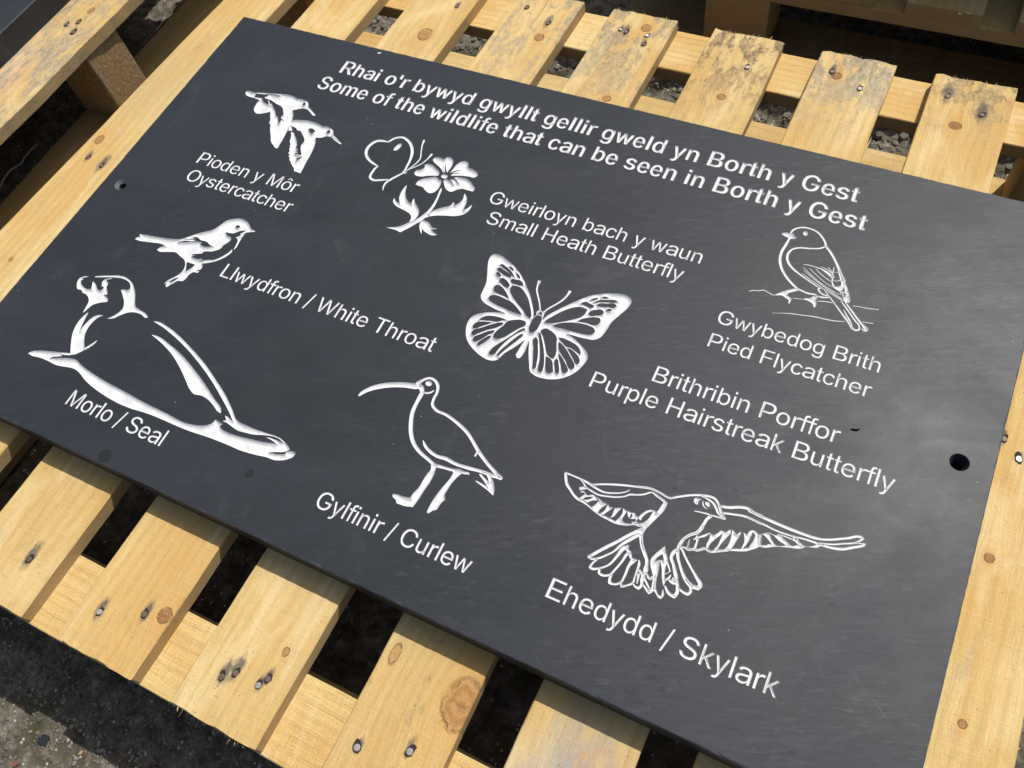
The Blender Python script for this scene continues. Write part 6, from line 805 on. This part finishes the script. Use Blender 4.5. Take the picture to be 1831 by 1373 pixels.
# loose grit
rg = np.random.RandomState(3); V=[];F=[]
ico_v = [(0,0,1),(.89,0,.45),(.28,.85,.45),(-.72,.53,.45),(-.72,-.53,.45),(.28,-.85,.45),(.72,.53,-.45),(-.28,.85,-.45),(-.89,0,-.45),(-.28,-.85,-.45),(.72,-.53,-.45),(0,0,-1)]
ico_f = [(0,1,2),(0,2,3),(0,3,4),(0,4,5),(0,5,1),(1,6,2),(2,7,3),(3,8,4),(4,9,5),(5,10,1),(2,6,7),(3,7,8),(4,8,9),(5,9,10),(1,10,6),(6,11,7),(7,11,8),(8,11,9),(9,11,10),(10,11,6)]
spots = []
for _ in range(5200): spots.append((rg.uniform(60,560),rg.uniform(-960,-745),abs(rg.normal(0,1.0))+.5))
for _ in range(2600): spots.append((rg.uniform(-450,1080),rg.uniform(196,330),abs(rg.normal(0,2.6))+.8))
for _ in range(500): spots.append((rg.uniform(-480,900),rg.uniform(-700,130),abs(rg.normal(0,1.3))+.6))
for x,y,r in spots:
    z = ZG+float(gh(np.array([x]),np.array([y]))[0]); b = len(V); s = rg.uniform(.6,1.3,3); a = rg.uniform(0,6.28); ca,sa = math.cos(a),math.sin(a)
    for v in ico_v:
        q = np.array(v)*s*r*rg.uniform(.8,1.2); V.append(((x+q[0]*ca-q[1]*sa)*mm,(y+q[0]*sa+q[1]*ca)*mm,(z+q[2]*.7+r*.2)*mm))
    F += [(b+f[0],b+f[1],b+f[2]) for f in ico_f]
gr = mesh_obj('loose_grit',V,F,M_STONE); tag(gr,'loose grit and small stones scattered over the dark mossy ground','grit',kind='stuff')

# small things on the ground
def gz(x,y): return ZG+float(gh(np.array([float(x)]),np.array([float(y)]))[0])
def tube(name, pts, r0, r1, mat, label, cat, parent=None, group=None):
    V=[];F=[];n=6
    for i,(x,y,z) in enumerate(pts):
        a = Vector(pts[max(0,i-1)]); b = Vector(pts[min(len(pts)-1,i+1)]); d = (b-a).normalized(); u = d.cross(Vector((0,0,1))).normalized(); w = u.cross(d)
        r = r0+(r1-r0)*i/(len(pts)-1)
        for k in range(n): t = 2*math.pi*k/n; V.append((Vector((x,y,z))+u*math.cos(t)*r+w*math.sin(t)*r)*mm)
    for i in range(len(pts)-1):
        for k in range(n): F.append((i*n+k,i*n+(k+1)%n,(i+1)*n+(k+1)%n,(i+1)*n+k))
    F.append(tuple(range(n))[::-1]); F.append(tuple((len(pts)-1)*n+k for k in range(n)))
    o = mesh_obj(name,V,F,mat,parent)
    if label: tag(o,label,cat,group)
    return o
def path(pts, lift=2.0, sub=4):
    out=[]
    for i in range(len(pts)-1):
        for j in range(sub):
            t=j/sub; x=pts[i][0]*(1-t)+pts[i+1][0]*t; y=pts[i][1]*(1-t)+pts[i+1][1]*t; out.append((x,y,gz(x,y)+lift))
    out.append((*pts[-1],gz(*pts[-1])+lift)); return out
tube('dry_stalk', path([(258,-770),(247,-776),(236,-792),(226,-806),(217,-822),(212,-835)],2.5), .9,.35, M_DRY, 'longer dry stalk lying on the shaded ground below the pallet\'s left part','stalk')
tube('dry_stalk', path([(290,-792),(297,-799),(303,-806),(310,-812)],2.2), .6,.4, M_DRY, 'short dry stalk lying right of the longer one on the shaded ground','stalk')
tube('pale_root', path([(-380.7, -181.0), (-384.8, -187.4), (-383.7, -199.6), (-384.3, -209.7), (-381.4, -222.4), (-386.9, -236.5), (-386.9, -252.4), (-380.7, -268.3), (-378.8, -282.0)],4.5), 1.2,1.6, M_THREAD, 'thin pale crooked root on the dark ground left of the pallet', 'root')
def flake(name, x,y,r,th,mat,label,cat,seed,sq=1.0,n=11):
    rg_ = random.Random(seed); z = gz(x,y)+1.6; top=[];bot=[]
    P=[]
    for i in range(n): t=2*math.pi*i/n; rr=r*rg_.uniform(.82,1.1); P.append((x+rr*math.cos(t)*sq,y+rr*math.sin(t)))
    tx,ty = rg_.uniform(-.1,.1),rg_.uniform(-.1,.1)
    V=[(a*mm,b*mm,(z+tx*(a-x)+ty*(b-y))*mm) for a,b in P]+[(a*mm,b*mm,(z+th+tx*(a-x)+ty*(b-y))*mm) for a,b in P]
    F=[tuple(range(n))[::-1],tuple(range(n,2*n))]+[(i,(i+1)%n,n+(i+1)%n,n+i) for i in range(n)]
    o=mesh_obj(name,V,F,mat); tag(o,label,cat); return o
flake('slate_chip',234,-862,6.5,1.6,M_SL2,'round dark slate chip on the sunlit ground at the lower left','chip',1)
flake('leaf_scrap',281,-853.5,2.6,.8,M_LEAF,'small orange leaf scrap on the ground at the lower left','leaf',2,.7,7)
flake('leaf_scrap',222,-893,3.5,.7,M_RED,'small reddish leaf scrap at the very bottom left corner','leaf',3,.8,7)
print('tris', sum(len(o.data.polygons) for o in bpy.data.objects if o.type=='MESH'), len(bpy.data.objects))
